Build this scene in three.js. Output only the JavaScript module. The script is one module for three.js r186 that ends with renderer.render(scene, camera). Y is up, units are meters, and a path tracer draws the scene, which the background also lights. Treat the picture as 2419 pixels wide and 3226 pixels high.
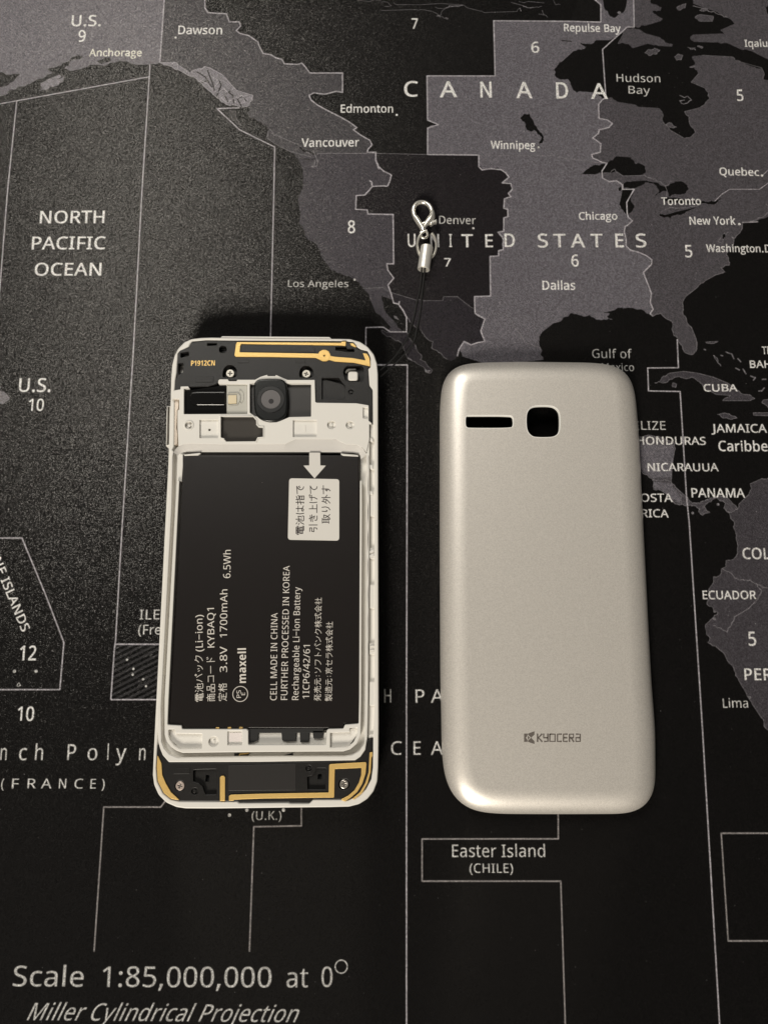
import * as THREE from 'three';
import { mergeGeometries, mergeVertices, toCreasedNormals } from 'three/addons/utils/BufferGeometryUtils.js';
import { FontLoader } from 'three/addons/loaders/FontLoader.js';
import { TextGeometry } from 'three/addons/geometries/TextGeometry.js';
import { RectAreaLightUniformsLib } from 'three/addons/lights/RectAreaLightUniformsLib.js';
import { Brush, Evaluator, SUBTRACTION } from 'three-bvh-csg';

// ---------------------------------------------------------------- camera, light, exposure (metres; lengths in the builders below are millimetres)
const scene = new THREE.Scene();
const camera = new THREE.PerspectiveCamera(67.316, 767 / 1024, 0.02, 20);
camera.position.set(0, 0.186, 0);           // held 18.6 cm above the mat, tipped 9.4 degrees forward
camera.quaternion.setFromRotationMatrix(new THREE.Matrix4().makeBasis(
  new THREE.Vector3(0.99996, 0.00688, -0.00478), new THREE.Vector3(-0.00584, 0.16372, -0.98649), new THREE.Vector3(-0.006, 0.98648, 0.16376)));
scene.add(camera);
scene.background = new THREE.Color(0.055, 0.051, 0.046);      // the dim walls of the room
const renderer = new THREE.WebGLRenderer({ antialias: true });
renderer.toneMapping = THREE.LinearToneMapping;
renderer.toneMappingExposure = 1;
renderer.shadowMap.enabled = true;
RectAreaLightUniformsLib.init();
function areaLight(name, color, intensity, w, h, pos, target) {
  const l = new THREE.RectAreaLight(color, intensity, w, h); l.name = name;
  l.position.set(...pos); l.lookAt(...target); scene.add(l); return l;
}
// the lamp behind the photographer, low and a little to the left, throws the shadows; a warm lamp stands beyond the far side of the mat
areaLight('room_lamp', new THREE.Color(1, 0.92, 0.8), 39, 0.36, 0.36, [-0.36, 0.70, 1.02], [-0.01, 0, -0.04]);
areaLight('desk_lamp', new THREE.Color(1, 0.955, 0.875), 8.8, 0.34, 0.34, [-0.24, 0.6, -0.5], [0, 0, -0.04]);

// ---------------------------------------------------------------- helpers
const MM = 0.001;
let seed = 7;
const rnd = () => { seed = (seed * 1664525 + 1013904223) >>> 0; return seed / 4294967296; };
const V2 = (x, y) => new THREE.Vector2(x, y), V3 = (x, y, z) => new THREE.Vector3(x, y, z);
const pts = (s) => { const a = s.trim().split(/\s+/).map(Number), o = []; for (let i = 0; i < a.length; i += 2) o.push(V2(a[i], a[i + 1])); return o; };   // «x z x z ...»
const area2 = (p) => p.reduce((s, a, i) => { const b = p[(i + 1) % p.length]; return s + a.x * b.y - b.x * a.y; }, 0);
function fillet(p, r, n = 5) {                             // rounds the corners of a closed outline
  if (!r) return p;
  const out = [];
  p.forEach((c, i) => {
    const a = p[(i + p.length - 1) % p.length], b = p[(i + 1) % p.length];
    const da = a.clone().sub(c), db = b.clone().sub(c), la = da.length(), lb = db.length();
    da.divideScalar(la); db.divideScalar(lb);
    const ang = Math.acos(THREE.MathUtils.clamp(da.dot(db), -1, 1));
    if (ang > 3.1) { out.push(c); return; }
    const t = Math.min(r / Math.tan(ang / 2), la * 0.49, lb * 0.49);
    const s = c.clone().addScaledVector(da, t), e = c.clone().addScaledVector(db, t), k = ang > 2.6 ? 2 : n;
    for (let j = 0; j <= k; j++) { const u = j / k; out.push(V2((1 - u) ** 2 * s.x + 2 * u * (1 - u) * c.x + u * u * e.x, (1 - u) ** 2 * s.y + 2 * u * (1 - u) * c.y + u * u * e.y)); }
  });
  return out;
}
const P = (s, r = 0) => fillet(pts(s), r);
const circle = (s, r, n = 28) => { const c = typeof s === 'string' ? pts(s)[0] : s; return Array.from({ length: n }, (_, i) => V2(c.x + r * Math.cos(i / n * 2 * Math.PI), c.y + r * Math.sin(i / n * 2 * Math.PI))); };
const oval = (c, rx, ry, n = 28) => circle(c, 1, n).map((q) => V2(c.x + (q.x - c.x) * rx, c.y + (q.y - c.y) * ry));
const box4 = (x0, z0, x1, z1, r = 0) => fillet([V2(x0, z0), V2(x1, z0), V2(x1, z1), V2(x0, z1)], r);
function chaikin(p, n = 3) { for (let k = 0; k < n; k++) p = p.flatMap((a, i) => { const b = p[(i + 1) % p.length]; return [a.clone().lerp(b, 0.25), a.clone().lerp(b, 0.75)]; }); return p; }   // rounds a closed outline
function grow(p, d) {                                       // moves a closed outline outwards by d (inwards if d < 0)
  const n = p.length, s = area2(p) > 0 ? 1 : -1;
  return p.map((q, i) => { const t = p[(i + 1) % n].clone().sub(p[(i + n - 1) % n]).normalize(); return V2(q.x + t.y * d * s, q.y - t.x * d * s); });
}
// a plate with the given outline (x, z), from height y0 to y1, with holes and a small bevel round its upper edge
function slab(outline, y0, y1, { holes = [], bevel = 0.1, seg = 2, crease = 0.6 } = {}) {
  const clean = (p) => p.filter((q, i) => q.distanceTo(p[(i + 1) % p.length]) > 0.004), flip = (p) => clean(p).map((q) => V2(q.x, -q.y));
  const rings = [flip(outline), ...holes.map(flip)].map((p, i) => ((area2(p) < 0) === (i === 0) ? p.reverse() : p));
  const inset = (p, d) => {                                  // moves a ring into the material; edges that would turn over shrink to a point
    if (d < 1e-6) return p;
    const n = p.length, nl = p.map((q, i) => { const e = p[(i + 1) % n].clone().sub(q).normalize(); return V2(-e.y, e.x); });
    const o = p.map((q, i) => { const a = nl[(i + n - 1) % n], c = nl[i], m = a.clone().add(c).divideScalar(Math.max(0.35, 1 + a.dot(c))); return q.clone().addScaledVector(m, d); });
    for (let it = 0; it < 8; it++) for (let i = 0; i < n; i++) { const j = (i + 1) % n; if (o[j].clone().sub(o[i]).dot(p[j].clone().sub(p[i])) < 0) { const m = o[i].clone().add(o[j]).multiplyScalar(0.5); o[i].copy(m); o[j].copy(m); } }
    return o;
  };
  const b = Math.min(bevel, (y1 - y0) * 0.45), levels = [[y0, 0], [y1 - b, 0]];
  for (let k = 1; k <= (b > 0 ? seg : 0); k++) { const t = k / seg * Math.PI / 2; levels.push([y1 - b + b * Math.sin(t), b * (1 - Math.cos(t))]); }
  const side = [], cap = [], tri = (to, ...v) => { const [p, q, r] = v; if (q.clone().sub(p).cross(r.clone().sub(p)).length() > 1e-7) for (const x of v) to.push(x.x, x.y, x.z); };
  const at = levels.map(([y, d]) => rings.map((r) => inset(r, d).map((q) => V3(q.x, y, -q.y))));
  for (let l = 0; l + 1 < at.length; l++) at[l].forEach((r, k) => r.forEach((q, i) => { const j = (i + 1) % r.length, u = at[l + 1][k]; tri(side, q, r[j], u[j]); tri(side, q, u[j], u[i]); }));
  for (const [l, up] of [[at.length - 1, true], [0, false]]) {
    const flat = at[l].map((r) => r.map((q) => V2(q.x, -q.z))).map((r) => r.filter((q, i) => q.distanceTo(r[(i + 1) % r.length]) > 1e-4)), all = flat.flat(), y = levels[l][0];
    for (const [i, j, k] of THREE.ShapeUtils.triangulateShape(flat[0], flat.slice(1))) { const v = [all[i], all[j], all[k]].map((q) => V3(q.x, y, -q.y)); up ? tri(cap, ...v) : tri(cap, v[0], v[2], v[1]); }
  }
  const build = (pos) => { const g = new THREE.BufferGeometry(); g.setAttribute('position', new THREE.Float32BufferAttribute(pos, 3)); const uv = []; for (let i = 0; i < pos.length; i += 3) uv.push(pos[i], pos[i + 2]); g.setAttribute('uv', new THREE.Float32BufferAttribute(uv, 2)); g.computeVertexNormals(); return g; };
  return mergeGeometries([toCreasedNormals(build(side), crease), build(cap)]);
}
function sheet(outline, y) {                                // flat print lying on a surface
  const g = new THREE.ShapeGeometry(new THREE.Shape(outline.map((q) => V2(q.x, -q.y)))); g.rotateX(-Math.PI / 2); g.translate(0, y, 0); return g;
}
function disc(c, r, y0, y1, bevel = 0.1) { return slab(circle(c, r), y0, y1, { bevel }); }
function ring(c, ro, ri, y0, y1, bevel = 0.08) { return slab(circle(c, ro), y0, y1, { holes: [circle(c, ri)], bevel }); }
function stroke(line, w) {                                  // a closed outline of even width round an open line
  const l = [], r = [];
  line.forEach((p, i) => {
    const a = line[Math.max(i - 1, 0)], b = line[Math.min(i + 1, line.length - 1)], d = b.clone().sub(a).normalize();
    l.push(V2(p.x - d.y * w / 2, p.y + d.x * w / 2)); r.unshift(V2(p.x + d.y * w / 2, p.y - d.x * w / 2));
  });
  return l.concat(r);
}
function loft(a, ya, b, yb, n = 60) {                       // a sloping wall between two lines at two heights
  const at = (line, t) => { let L = 0; const d = line.slice(1).map((q, i) => q.distanceTo(line[i])); for (const x of d) L += x; let s = t * L; for (let i = 0; i < d.length; i++) { if (s <= d[i] || i === d.length - 1) return line[i].clone().lerp(line[i + 1], Math.min(1, s / d[i])); s -= d[i]; } };
  const pos = [], idx = [], uv = [];
  for (let i = 0; i <= n; i++) for (let j = 0; j <= 3; j++) { const p = at(a, i / n).lerp(at(b, i / n), j / 3); pos.push(p.x, ya + (yb - ya) * Math.pow(j / 3, 0.8), p.y); uv.push(p.x, p.y); }
  for (let i = 0; i < n; i++) for (let j = 0; j < 3; j++) { const k = i * 4 + j; idx.push(k, k + 1, k + 4, k + 4, k + 1, k + 5); }
  const g = new THREE.BufferGeometry(); g.setAttribute('position', new THREE.Float32BufferAttribute(pos, 3)); g.setAttribute('uv', new THREE.Float32BufferAttribute(uv, 2)); g.setIndex(idx); g.computeVertexNormals();
  return g.toNonIndexed();
}
const used = {};
const numbered = (n) => { const k = used[n] = (used[n] ?? -1) + 1; return k ? n + '_' + String(k).padStart(3, '0') : n; };
function thing(name, label, category, [x, z] = [0, 0]) {    // a Group at the thing's base; its builders give millimetres in the mat's own axes
  const o = new THREE.Group(); o.name = numbered(name); o.position.set(x * MM, 0, z * MM);
  o.userData = { label, category }; o.userData.base = undefined; o.base = [x, z]; scene.add(o); return o;
}
function part(name, geos, mat, parent, label) {
  geos = [].concat(geos).map((g) => (g.index ? g.toNonIndexed() : g));
  for (const g of geos) for (const k of Object.keys(g.attributes)) if (!['position', 'normal', 'uv'].includes(k)) g.deleteAttribute(k);
  let g = geos.length > 1 ? mergeGeometries(geos) : geos[0];
  let root = parent; while (root && !root.base) root = root.parent;
  if (root) g.translate(-root.base[0], 0, -root.base[1]);
  g.scale(MM, MM, MM);
  const m = new THREE.Mesh(g, mat); m.name = numbered(name); m.castShadow = m.receiveShadow = true;
  if (label) m.userData.label = label;
  parent.add(m); return m;
}
function canvas(w, h) { const c = document.createElement('canvas'); c.width = w; c.height = h; return c; }
function tex(c, srgb = true) { const t = new THREE.CanvasTexture(c); if (srgb) t.colorSpace = THREE.SRGBColorSpace; t.wrapS = t.wrapT = THREE.RepeatWrapping; t.magFilter = THREE.LinearFilter; t.anisotropy = 8; return t; }
function noiseTex(n, f) {                                   // a tiling grey texture from f(x, y) in 0..1
  const d = new Uint8Array(n * n * 4);
  for (let y = 0; y < n; y++) for (let x = 0; x < n; x++) { const v = Math.max(0, Math.min(255, f(x, y) * 255)) | 0, k = (y * n + x) * 4; d[k] = d[k + 1] = d[k + 2] = v; d[k + 3] = 255; }
  const t = new THREE.DataTexture(d, n, n); t.wrapS = t.wrapT = THREE.RepeatWrapping; t.magFilter = THREE.LinearFilter; t.needsUpdate = true; return t;
}
const lin = (r, g, b) => new THREE.Color().setRGB(r, g, b);
const cssOf = (v) => { const c = (x) => Math.round(255 * (x <= 0.0031308 ? 12.92 * x : 1.055 * x ** (1 / 2.4) - 0.055)); return `rgb(${c(v[0])},${c(v[1])},${c(v[2])})`; };
const std = (o) => new THREE.MeshPhysicalMaterial(o);

// ---------------------------------------------------------------- materials
const fine = noiseTex(512, () => 0.5 + (rnd() + rnd() + rnd() - 1.5) * 0.4);
const fineMap = (k) => { const t = fine.clone(); t.repeat.set(k, k); return t; };
const flake = noiseTex(512, () => 0.9 + (rnd() - 0.5) * 0.2 + (rnd() > 0.985 ? 0.1 : 0)); flake.repeat.set(0.014, 0.014);
const M = {
  white: std({ name: 'white_plastic', color: lin(0.78, 0.76, 0.715), roughness: 0.42, bumpMap: fineMap(0.08), bumpScale: 0.00001 }),
  whiteRough: std({ name: 'white_plastic_textured', color: lin(0.62, 0.6, 0.57), roughness: 0.6, bumpMap: fineMap(0.08), bumpScale: 0.00003 }),
  black: std({ name: 'black_plastic', color: lin(0.0105, 0.0096, 0.009), roughness: 0.4, specularIntensity: 0.85, bumpMap: fineMap(0.1), bumpScale: 0.00002 }),
  blackDeep: std({ name: 'black_plastic_deep', color: lin(0.01, 0.01, 0.01), roughness: 0.6 }),
  blackGloss: std({ name: 'black_gloss', color: lin(0.006, 0.006, 0.006), roughness: 0.06, clearcoat: 0.6, clearcoatRoughness: 0.03 }),
  film: std({ name: 'dark_film', color: lin(0.026, 0.024, 0.023), roughness: 0.38 }),
  pad: std({ name: 'grey_foam_pad', color: lin(0.055, 0.05, 0.045), roughness: 0.9, bumpMap: fineMap(0.15), bumpScale: 0.00006 }),
  gold: std({ name: 'gold_plating', color: lin(0.86, 0.58, 0.2), metalness: 0.4, roughness: 0.38, bumpMap: fineMap(0.2), bumpScale: 0.00002 }),
  steel: std({ name: 'bright_steel', color: lin(0.75, 0.7, 0.63), metalness: 0.85, roughness: 0.28 }),
  brownSteel: std({ name: 'tan_steel', color: lin(0.58, 0.5, 0.42), metalness: 0.6, roughness: 0.35 }),
  chrome: std({ name: 'nickel', color: lin(0.9, 0.87, 0.8), metalness: 0.75, roughness: 0.27 }),
  satin: std({ name: 'satin_nickel', color: lin(0.88, 0.86, 0.81), metalness: 0.55, roughness: 0.36 }),
  cord: std({ name: 'black_cord', color: lin(0.008, 0.008, 0.008), roughness: 0.75 }),
  lens: std({ name: 'camera_glass', color: lin(0.14, 0.132, 0.134), roughness: 0.25, clearcoat: 1, clearcoatRoughness: 0.02 }),
  diffuser: std({ name: 'flash_diffuser', color: lin(0.6, 0.59, 0.53), roughness: 0.25, transmission: 0.15, thickness: 0 }),
  led: std({ name: 'flash_phosphor', color: lin(0.72, 0.62, 0.42), roughness: 0.35 }),
  cover: std({ name: 'champagne_paint', color: lin(0.95, 0.905, 0.84), map: flake, metalness: 0.58, roughness: 0.43, bumpMap: fineMap(0.016), bumpScale: 0.000006 }),
  edge: std({ name: 'bare_white_plastic', color: lin(0.93, 0.92, 0.88), roughness: 0.4 }),
  recess: std({ name: 'dark_steel', color: lin(0.16, 0.15, 0.14), metalness: 0.3, roughness: 0.5 }),
  logo: std({ name: 'grey_print', color: lin(0.13, 0.112, 0.1), roughness: 0.5 }),
};

// ---------------------------------------------------------------- lettering
// strokes of the Japanese characters on a 100 x 100 square, y down
const GLYPH = {
  電: '18 8 82 8|8 34 8 20 92 20 92 34|50 8 50 44|22 28 40 28|22 37 40 37|60 28 78 28|60 37 78 37|18 50 82 50 82 80 18 80 18 50|18 65 82 65|50 50 50 92 90 92 92 82',
  池: '12 8 24 18|6 34 18 42|8 92 26 58|34 44 90 30 88 62 80 66|60 6 60 70|42 24 42 86 50 92 90 92 93 76',
  商: '50 2 50 16|12 17 88 17|34 20 40 33|66 20 60 33|14 94 14 36 86 36 86 94 76 94|42 40 30 56|58 40 62 54 74 54|34 64 66 64 66 86 34 86 34 64',
  品: '30 8 70 8 70 40 30 40 30 8|8 54 44 54 44 92 8 92 8 54|56 54 92 54 92 92 56 92 56 54',
  コ: '18 22 82 22 82 84|14 80 84 80', ー: '10 50 90 50', ド: '38 8 38 94|40 42 76 62|64 10 72 24|80 6 88 20',
  パ: '32 26 24 56 8 84|60 24 76 52 90 84|84 6 93 15 84 24 75 15 84 6', ッ: '20 42 26 58|44 38 50 54|80 38 76 60 62 80 40 92', ク: '40 8 34 28 14 50|38 22 84 22 78 50 58 78 28 94',
  定: '50 2 50 14|10 32 10 15 90 15 90 32|24 38 76 38|50 38 50 86|50 60 78 60|28 54 22 76 8 94|24 76 44 90 92 92',
  格: '8 26 44 26|26 6 26 96|26 30 6 66|28 36 42 52|62 6 46 32|60 14 88 14 74 36 42 56|56 24 92 54|54 62 86 62 86 92 54 92 54 62',
  発: '20 10 44 12 30 34 8 50|18 24 32 36|56 6 68 28 94 48|84 10 64 26|30 46 70 46|16 64 84 64|40 46 38 72 14 94|60 46 60 86 64 92 90 92 92 80',
  売: '50 4 50 32|14 16 86 16|24 32 76 32|10 58 10 44 90 44 90 58|38 50 34 76 12 94|60 50 60 86 66 92 90 92 92 78',
  元: '22 14 78 14|8 38 92 38|38 38 34 70 8 94|60 38 60 84 66 90 90 90 92 76', '：': '50 30 50 38|50 66 50 74',
  ソ: '18 16 28 40|82 14 76 46 52 76 26 92', フ: '14 18 84 18 78 50 58 76 26 94', ト: '38 8 38 94|40 40 78 62', バ: '32 26 24 56 8 84|60 24 76 52 90 84|72 8 80 22|86 4 94 18', ン: '16 20 34 34|88 28 70 62 18 88',
  株: '6 26 42 26|24 6 24 96|24 30 6 66|26 36 40 52|56 10 48 32|52 24 92 24|44 46 96 46|70 4 70 96|68 48 42 84|72 48 96 84',
  式: '8 22 92 22|16 48 54 48|34 48 34 84|8 90 56 80|60 4 66 50 80 84 92 92 94 74|74 6 86 14', 会: '50 4 30 26 6 42|50 4 70 26 94 42|30 40 70 40|14 58 86 58|42 58 26 88 78 84|64 70 84 94',
  社: '26 4 32 14|8 24 40 24 8 62|26 46 26 96|32 52 42 62|50 40 92 40|70 8 70 90|44 90 96 90',
  製: '18 4 10 20|14 13 50 13|6 27 54 27|30 4 30 50|12 48 12 37 50 37 50 47|66 8 66 36|86 4 86 48 78 48|50 50 50 60|10 62 90 62|46 62 8 88|34 76 34 96 54 88|54 64 92 96|82 70 64 80',
  造: '46 6 38 22|42 16 88 16|34 32 94 32|64 4 64 32|44 46 84 46 84 72 44 72 44 46|12 8 22 20|6 38 22 38 20 76 6 90|20 78 40 92 96 92',
  京: '50 4 50 16|8 18 92 18|24 32 76 32 76 52 24 52 24 32|50 52 50 94 40 90|28 64 10 86|70 64 90 86', セ: '8 40 88 28 72 56|36 10 36 82 42 88 86 88', ラ: '20 14 80 14|12 38 84 38 76 66 34 94',
  は: '16 10 10 50 16 92|34 30 92 30|66 8 66 78 54 90 38 84 42 70 60 70 92 88', 指: '6 26 42 26|26 6 26 92 16 88|6 62 42 50|54 6 54 36 62 40 92 40 94 28|88 10 54 24|54 50 90 50 90 94 54 94 54 50|54 72 90 72',
  で: '10 20 88 14 58 34 50 60 62 84 82 90|70 40 76 52|84 34 90 46', 引: '10 14 48 14 48 36 12 36 8 60 50 60 46 90 34 94|80 6 80 96', き: '16 24 80 18|12 44 86 36|44 6 68 60 74 66 44 60|28 70 26 86 44 94 74 92',
  上: '48 6 48 88|48 42 84 42|6 90 94 90', げ: '14 10 10 50 16 90|34 30 92 30|66 8 68 60 50 92|80 6 86 18|92 2 98 14', て: '8 20 90 14 58 34 48 60 60 84 82 90',
  取: '6 10 56 10|14 10 14 80|46 10 46 94|14 32 46 32|14 54 46 54|4 82 54 74|60 26 92 26 80 62 56 92|62 40 76 70 96 92', り: '28 8 24 54 32 64 38 54|70 6 74 46 64 78 42 94',
  外: '30 6 22 36 6 58|28 22 56 22 46 60 10 94|22 42 42 56|70 4 70 96|72 44 96 62', す: '6 22 94 20|58 4 58 56 48 68 36 58 46 46 58 54 56 78 38 96',
};
// writes text with its baseline from a to b (canvas pixels), capitals cap pixels high
function write(ctx, s, a, b, cap, { bold = false, italic = false, weight = 0.085, heavy = 0, fit = true } = {}) {
  const size = cap / 0.714, font = `${italic ? 'italic ' : ''}${bold ? 'bold ' : ''}${size}px sans-serif`;
  ctx.save(); ctx.translate(a.x, a.y); ctx.rotate(Math.atan2(b.y - a.y, b.x - a.x)); ctx.font = font; ctx.lineCap = ctx.lineJoin = 'round';
  const cell = cap * 1.12, runs = [];
  let w = 0;
  for (const ch of s) { const g = GLYPH[ch], cw = g ? cell * (ch === '：' ? 0.5 : 1.04) : ctx.measureText(ch).width; runs.push([ch, g, w, cw]); w += cw; }
  if (!runs.some((r) => r[1])) w = ctx.measureText(s).width;
  if (fit) ctx.scale(Math.hypot(b.x - a.x, b.y - a.y) / w, 1);
  if (italic) ctx.transform(1, 0, -0.2, 1, 0, 0);
  if (!runs.some((r) => r[1])) { ctx.fillText(s, 0, 0); if (heavy) { ctx.lineWidth = cap * heavy; ctx.strokeText(s, 0, 0); } }
  else for (const [ch, g, x, cw] of runs) {
    if (!g) { ctx.fillText(ch, x, 0); continue; }
    ctx.lineWidth = cap * weight;
    for (const line of g.split('|')) { const v = line.split(' ').map(Number); ctx.beginPath(); for (let i = 0; i < v.length; i += 2) ctx[i ? 'lineTo' : 'moveTo'](x + (v[i] - (ch === '：' ? 25 : 0)) / 100 * cell, (v[i + 1] - 94) / 100 * cell); ctx.stroke(); }
  }
  ctx.restore();
}
// ---------------------------------------------------------------- the desk mat and its printed map
const MAT = { x0: -130, x1: 130, z0: -205, zm: -45, z1: 115 };
const OCEAN = [0.0075, 0.007, 0.007], ZONE7 = [0.0095, 0.009, 0.009], ZONE7B = [0.0165, 0.0145, 0.0172], ZONE6 = [0.155, 0.148, 0.167], ZONE5 = [0.09, 0.085, 0.096], ZONE8 = [0.068, 0.063, 0.075],
  YUKON = [0.07, 0.067, 0.074], ALASKA = [0.17, 0.163, 0.183], ISLAND = [0.23, 0.22, 0.245], MEX7 = [0.027, 0.024, 0.029], SOUTH = [0.066, 0.061, 0.07], LINE = [0.46, 0.44, 0.48], THIN = [0.15, 0.143, 0.156], COAST = [0.2, 0.19, 0.21], DIM = [0.56, 0.55, 0.54], INK = [0.95, 0.93, 0.91], INK2 = [0.68, 0.67, 0.66], INK3 = [0.88, 0.86, 0.85];
function drawMap(ctx, s, ox, oz) {
  const px = (x, z) => V2((x - ox) * s, (z - oz) * s);
  const hash = (q) => { const v = Math.sin(q.x * 91.7 + q.y * 47.3) * 43758.5453; return v - Math.floor(v) - 0.5; };
  const rough = (p, out, lvl) => {                          // breaks short stretches of coast into smaller bends, the same whichever way they are drawn
    const e = out[out.length - 1], L = e.distanceTo(p);
    if (L > 3.2 || L < 0.3 || lvl > 2) { out.push(p); return; }
    const m = e.clone().add(p).multiplyScalar(0.5), d = p.clone().sub(e), k = hash(m) * 0.34 * (d.x > 0 || (d.x === 0 && d.y > 0) ? 1 : -1), c = V2(m.x - d.y * k, m.y + d.x * k);
    rough(c, out, lvl + 1); rough(p, out, lvl + 1);
  };
  const path = (str, coast = false, closed = false) => {
    let p = pts(str); if (coast) { const o = [p[0]]; for (const q of p.slice(1)) rough(q, o, 0); if (closed) { rough(p[0].clone(), o, 0); } p = o; }
    ctx.beginPath(); p.forEach((q, i) => { const c = px(q.x, q.y); ctx[i ? 'lineTo' : 'moveTo'](c.x, c.y); });
  };
  const fill = (c, ...strs) => { for (const str of strs) { path(str, true, true); ctx.closePath(); ctx.fillStyle = cssOf(c); ctx.fill(); } };
  const line = (c, w, ...strs) => { for (const str of strs) { path(str, c !== LINE && w < 0.3); ctx.strokeStyle = cssOf(c); ctx.lineWidth = w * s; ctx.lineJoin = 'round'; ctx.lineCap = 'butt'; ctx.stroke(); } };
  const land = (c, e, str) => { fill(c, str); path(str, true, true); ctx.closePath(); ctx.strokeStyle = cssOf(e); ctx.lineWidth = 0.16 * s; ctx.stroke(); };
  const dot = (c, r, ...strs) => { for (const str of strs) for (const q of pts(str)) { const p = px(q.x, q.y); ctx.beginPath(); ctx.arc(p.x, p.y, r * s, 0, 7); ctx.fillStyle = cssOf(c); ctx.fill(); } };
  const text = (str, at, o = {}) => { const [x0, z0, x1, z1, cap] = at.split(' ').map(Number); ctx.fillStyle = ctx.strokeStyle = cssOf(o.ink ?? INK); write(ctx, str, px(x0, z0), px(x1, z1), cap * s, { heavy: o.ink === INK2 || o.ink === DIM ? 0 : 0.022, ...o }); };
  ctx.fillStyle = cssOf(OCEAN); ctx.fillRect(0, 0, ctx.canvas.width, ctx.canvas.height);
  // northern and western North America
  fill(ZONE7, `-22.25 -175.86 -48.9 -174.48 -0.37 -170.63 9.11 -171.1 13.53 -170.61 17.31 -169.46 22.4 -172.03 28.07 -170.48 36.93 -170.76 31.18 -168.01 30.27 -152.97 12.17 -149.3 12.23 -127.3 26.13 -127.26 33.25 -117.05 31.74 -112.97 31.54 -103.21 28.31 -98.37 27.96 -87.26 24.41 -87.23 15.9 -86.07 2.16 -88.31 3.18 -96.56 2.06 -115.99 -1.01 -123.24 -3.77 -127.81 -20.8 -153.84 -39.92 -166.33`);
  fill(ZONE7B, `-3.18 -127.32 12.23 -127.3 25.82 -127.26 25.77 -123.91 26.67 -122.92 30.33 -123.29 32.45 -122.31 33.63 -120.82 32.08 -119.32 34.19 -118.67 34.46 -117.06 34.14 -119.09 34.56 -117.44 33.47 -116.27 34.06 -115.29 32.38 -114.62 32.17 -111.99 33.22 -111.67 33.17 -109.55 32.11 -109.22 32.04 -105.48 30.53 -105.14 31.55 -103.86 31.84 -103.22 31.78 -100.32 30.58 -99.99 30.55 -98.54 28.31 -98.37 28.26 -87.42 24.11 -87.23 24.07 -84.1 22.31 -85.02 19.68 -87.2 16.43 -87.33 16.2 -87.17 15.9 -86.07 11.03 -86.03 8.67 -86.32 2.76 -88.16 1.86 -90.2 3.34 -92.11 1.54 -96.07 3.33 -96.08 3.14 -109.94 -3.48 -110.04 -6.66 -111.32 -6.55 -115.25 -4.28 -115.44 -2.34 -117.93 1.6 -117.96 2.65 -121.28 0.52 -122.43 -1.63 -125.91`);
  const west = `-59.88 -174.36 -48.9 -174.48 -48.59 -170.89 -47.74 -169.46 -42.69 -169.16 -41.81 -166.67 -39.14 -166.7 -38.63 -165.46 -39.83 -164.02 -38.86 -163.15 -36.33 -162.47 -33.77 -160.55 -33.42 -159.32 -32.25 -157.04 -30.22 -156.71 -28.63 -155.68 -27.22 -155.34 -26.4 -153.95 -22.67 -153.82 -21.74 -154.25 -20.78 -153.14 -19.5 -151.24 -10.65 -151.33 -10.57 -145.44 -12.27 -145.76 -15.35 -144.87 -18.3 -145.25 -19.52 -144.55 -19.02 -143.11 -17.46 -141.76 -14.34 -139.9 -10.93 -138.06 -8.76 -136.72 -6.59 -135.04 -7.5 -134.35 -5.65 -132.85 -3.18 -131.35 -2.5 -130.01 -3.62 -128.65 -3.77 -127.81 -1.48 -127.84 -1.55 -125.66 -0.69 -123 -1.01 -124.58 -0.7 -123.58 0.52 -122.43 2.65 -121.28 2.2 -119.29 1.6 -117.96 0.54 -118.12 -2.34 -117.93 -4.28 -115.44 -6.55 -115.25 -6.66 -111.32 -3.64 -111.18 -3.48 -110.04 3.14 -109.94 3.33 -96.08 1.54 -96.07 1.84 -94.32 3.34 -92.11 1.86 -90.2 2.76 -87.69 3.06 -86.28 1.87 -86.74 0.25 -87.36 0.7 -84.85 1.3 -82.67 3.96 -79.89 5.43 -77.89 2.2 -77.71 2.49 -78.95 1.61 -80.49 0.13 -81.73 -1.35 -82.96 -2.55 -86.08 -4.05 -88.58 -5.55 -90.77 -6.74 -91.71 -8.23 -92.65 -10.62 -93.42 -12.7 -94.2 -15.44 -98 -15.77 -99.59 -16.39 -100.55 -17.61 -102.15 -19.75 -104.38 -20.38 -106 -21.47 -107.61 -21.07 -109.89 -21.82 -113.8 -21.06 -116.11 -20.52 -119.08 -20.75 -122.73 -22.03 -125.72 -22.33 -125.96 -23.89 -127.62 -27.6 -129.6 -30.72 -131.76 -29.86 -133.8 -30.83 -135.48 -32.7 -136.48 -35.2 -137.82 -36.17 -139.17 -35.27 -139.87 -35.62 -141.23 -34.75 -142.95 -34.64 -144.33 -39.17 -145.84 -43.06 -150.47 -46.56 -152.52 -47.82 -152.93 -49.96 -152.14 -51.76 -150.9 -54.94 -153.13 -56.23 -154.16 -60.1 -153.95`;
  fill(YUKON, west);
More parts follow.
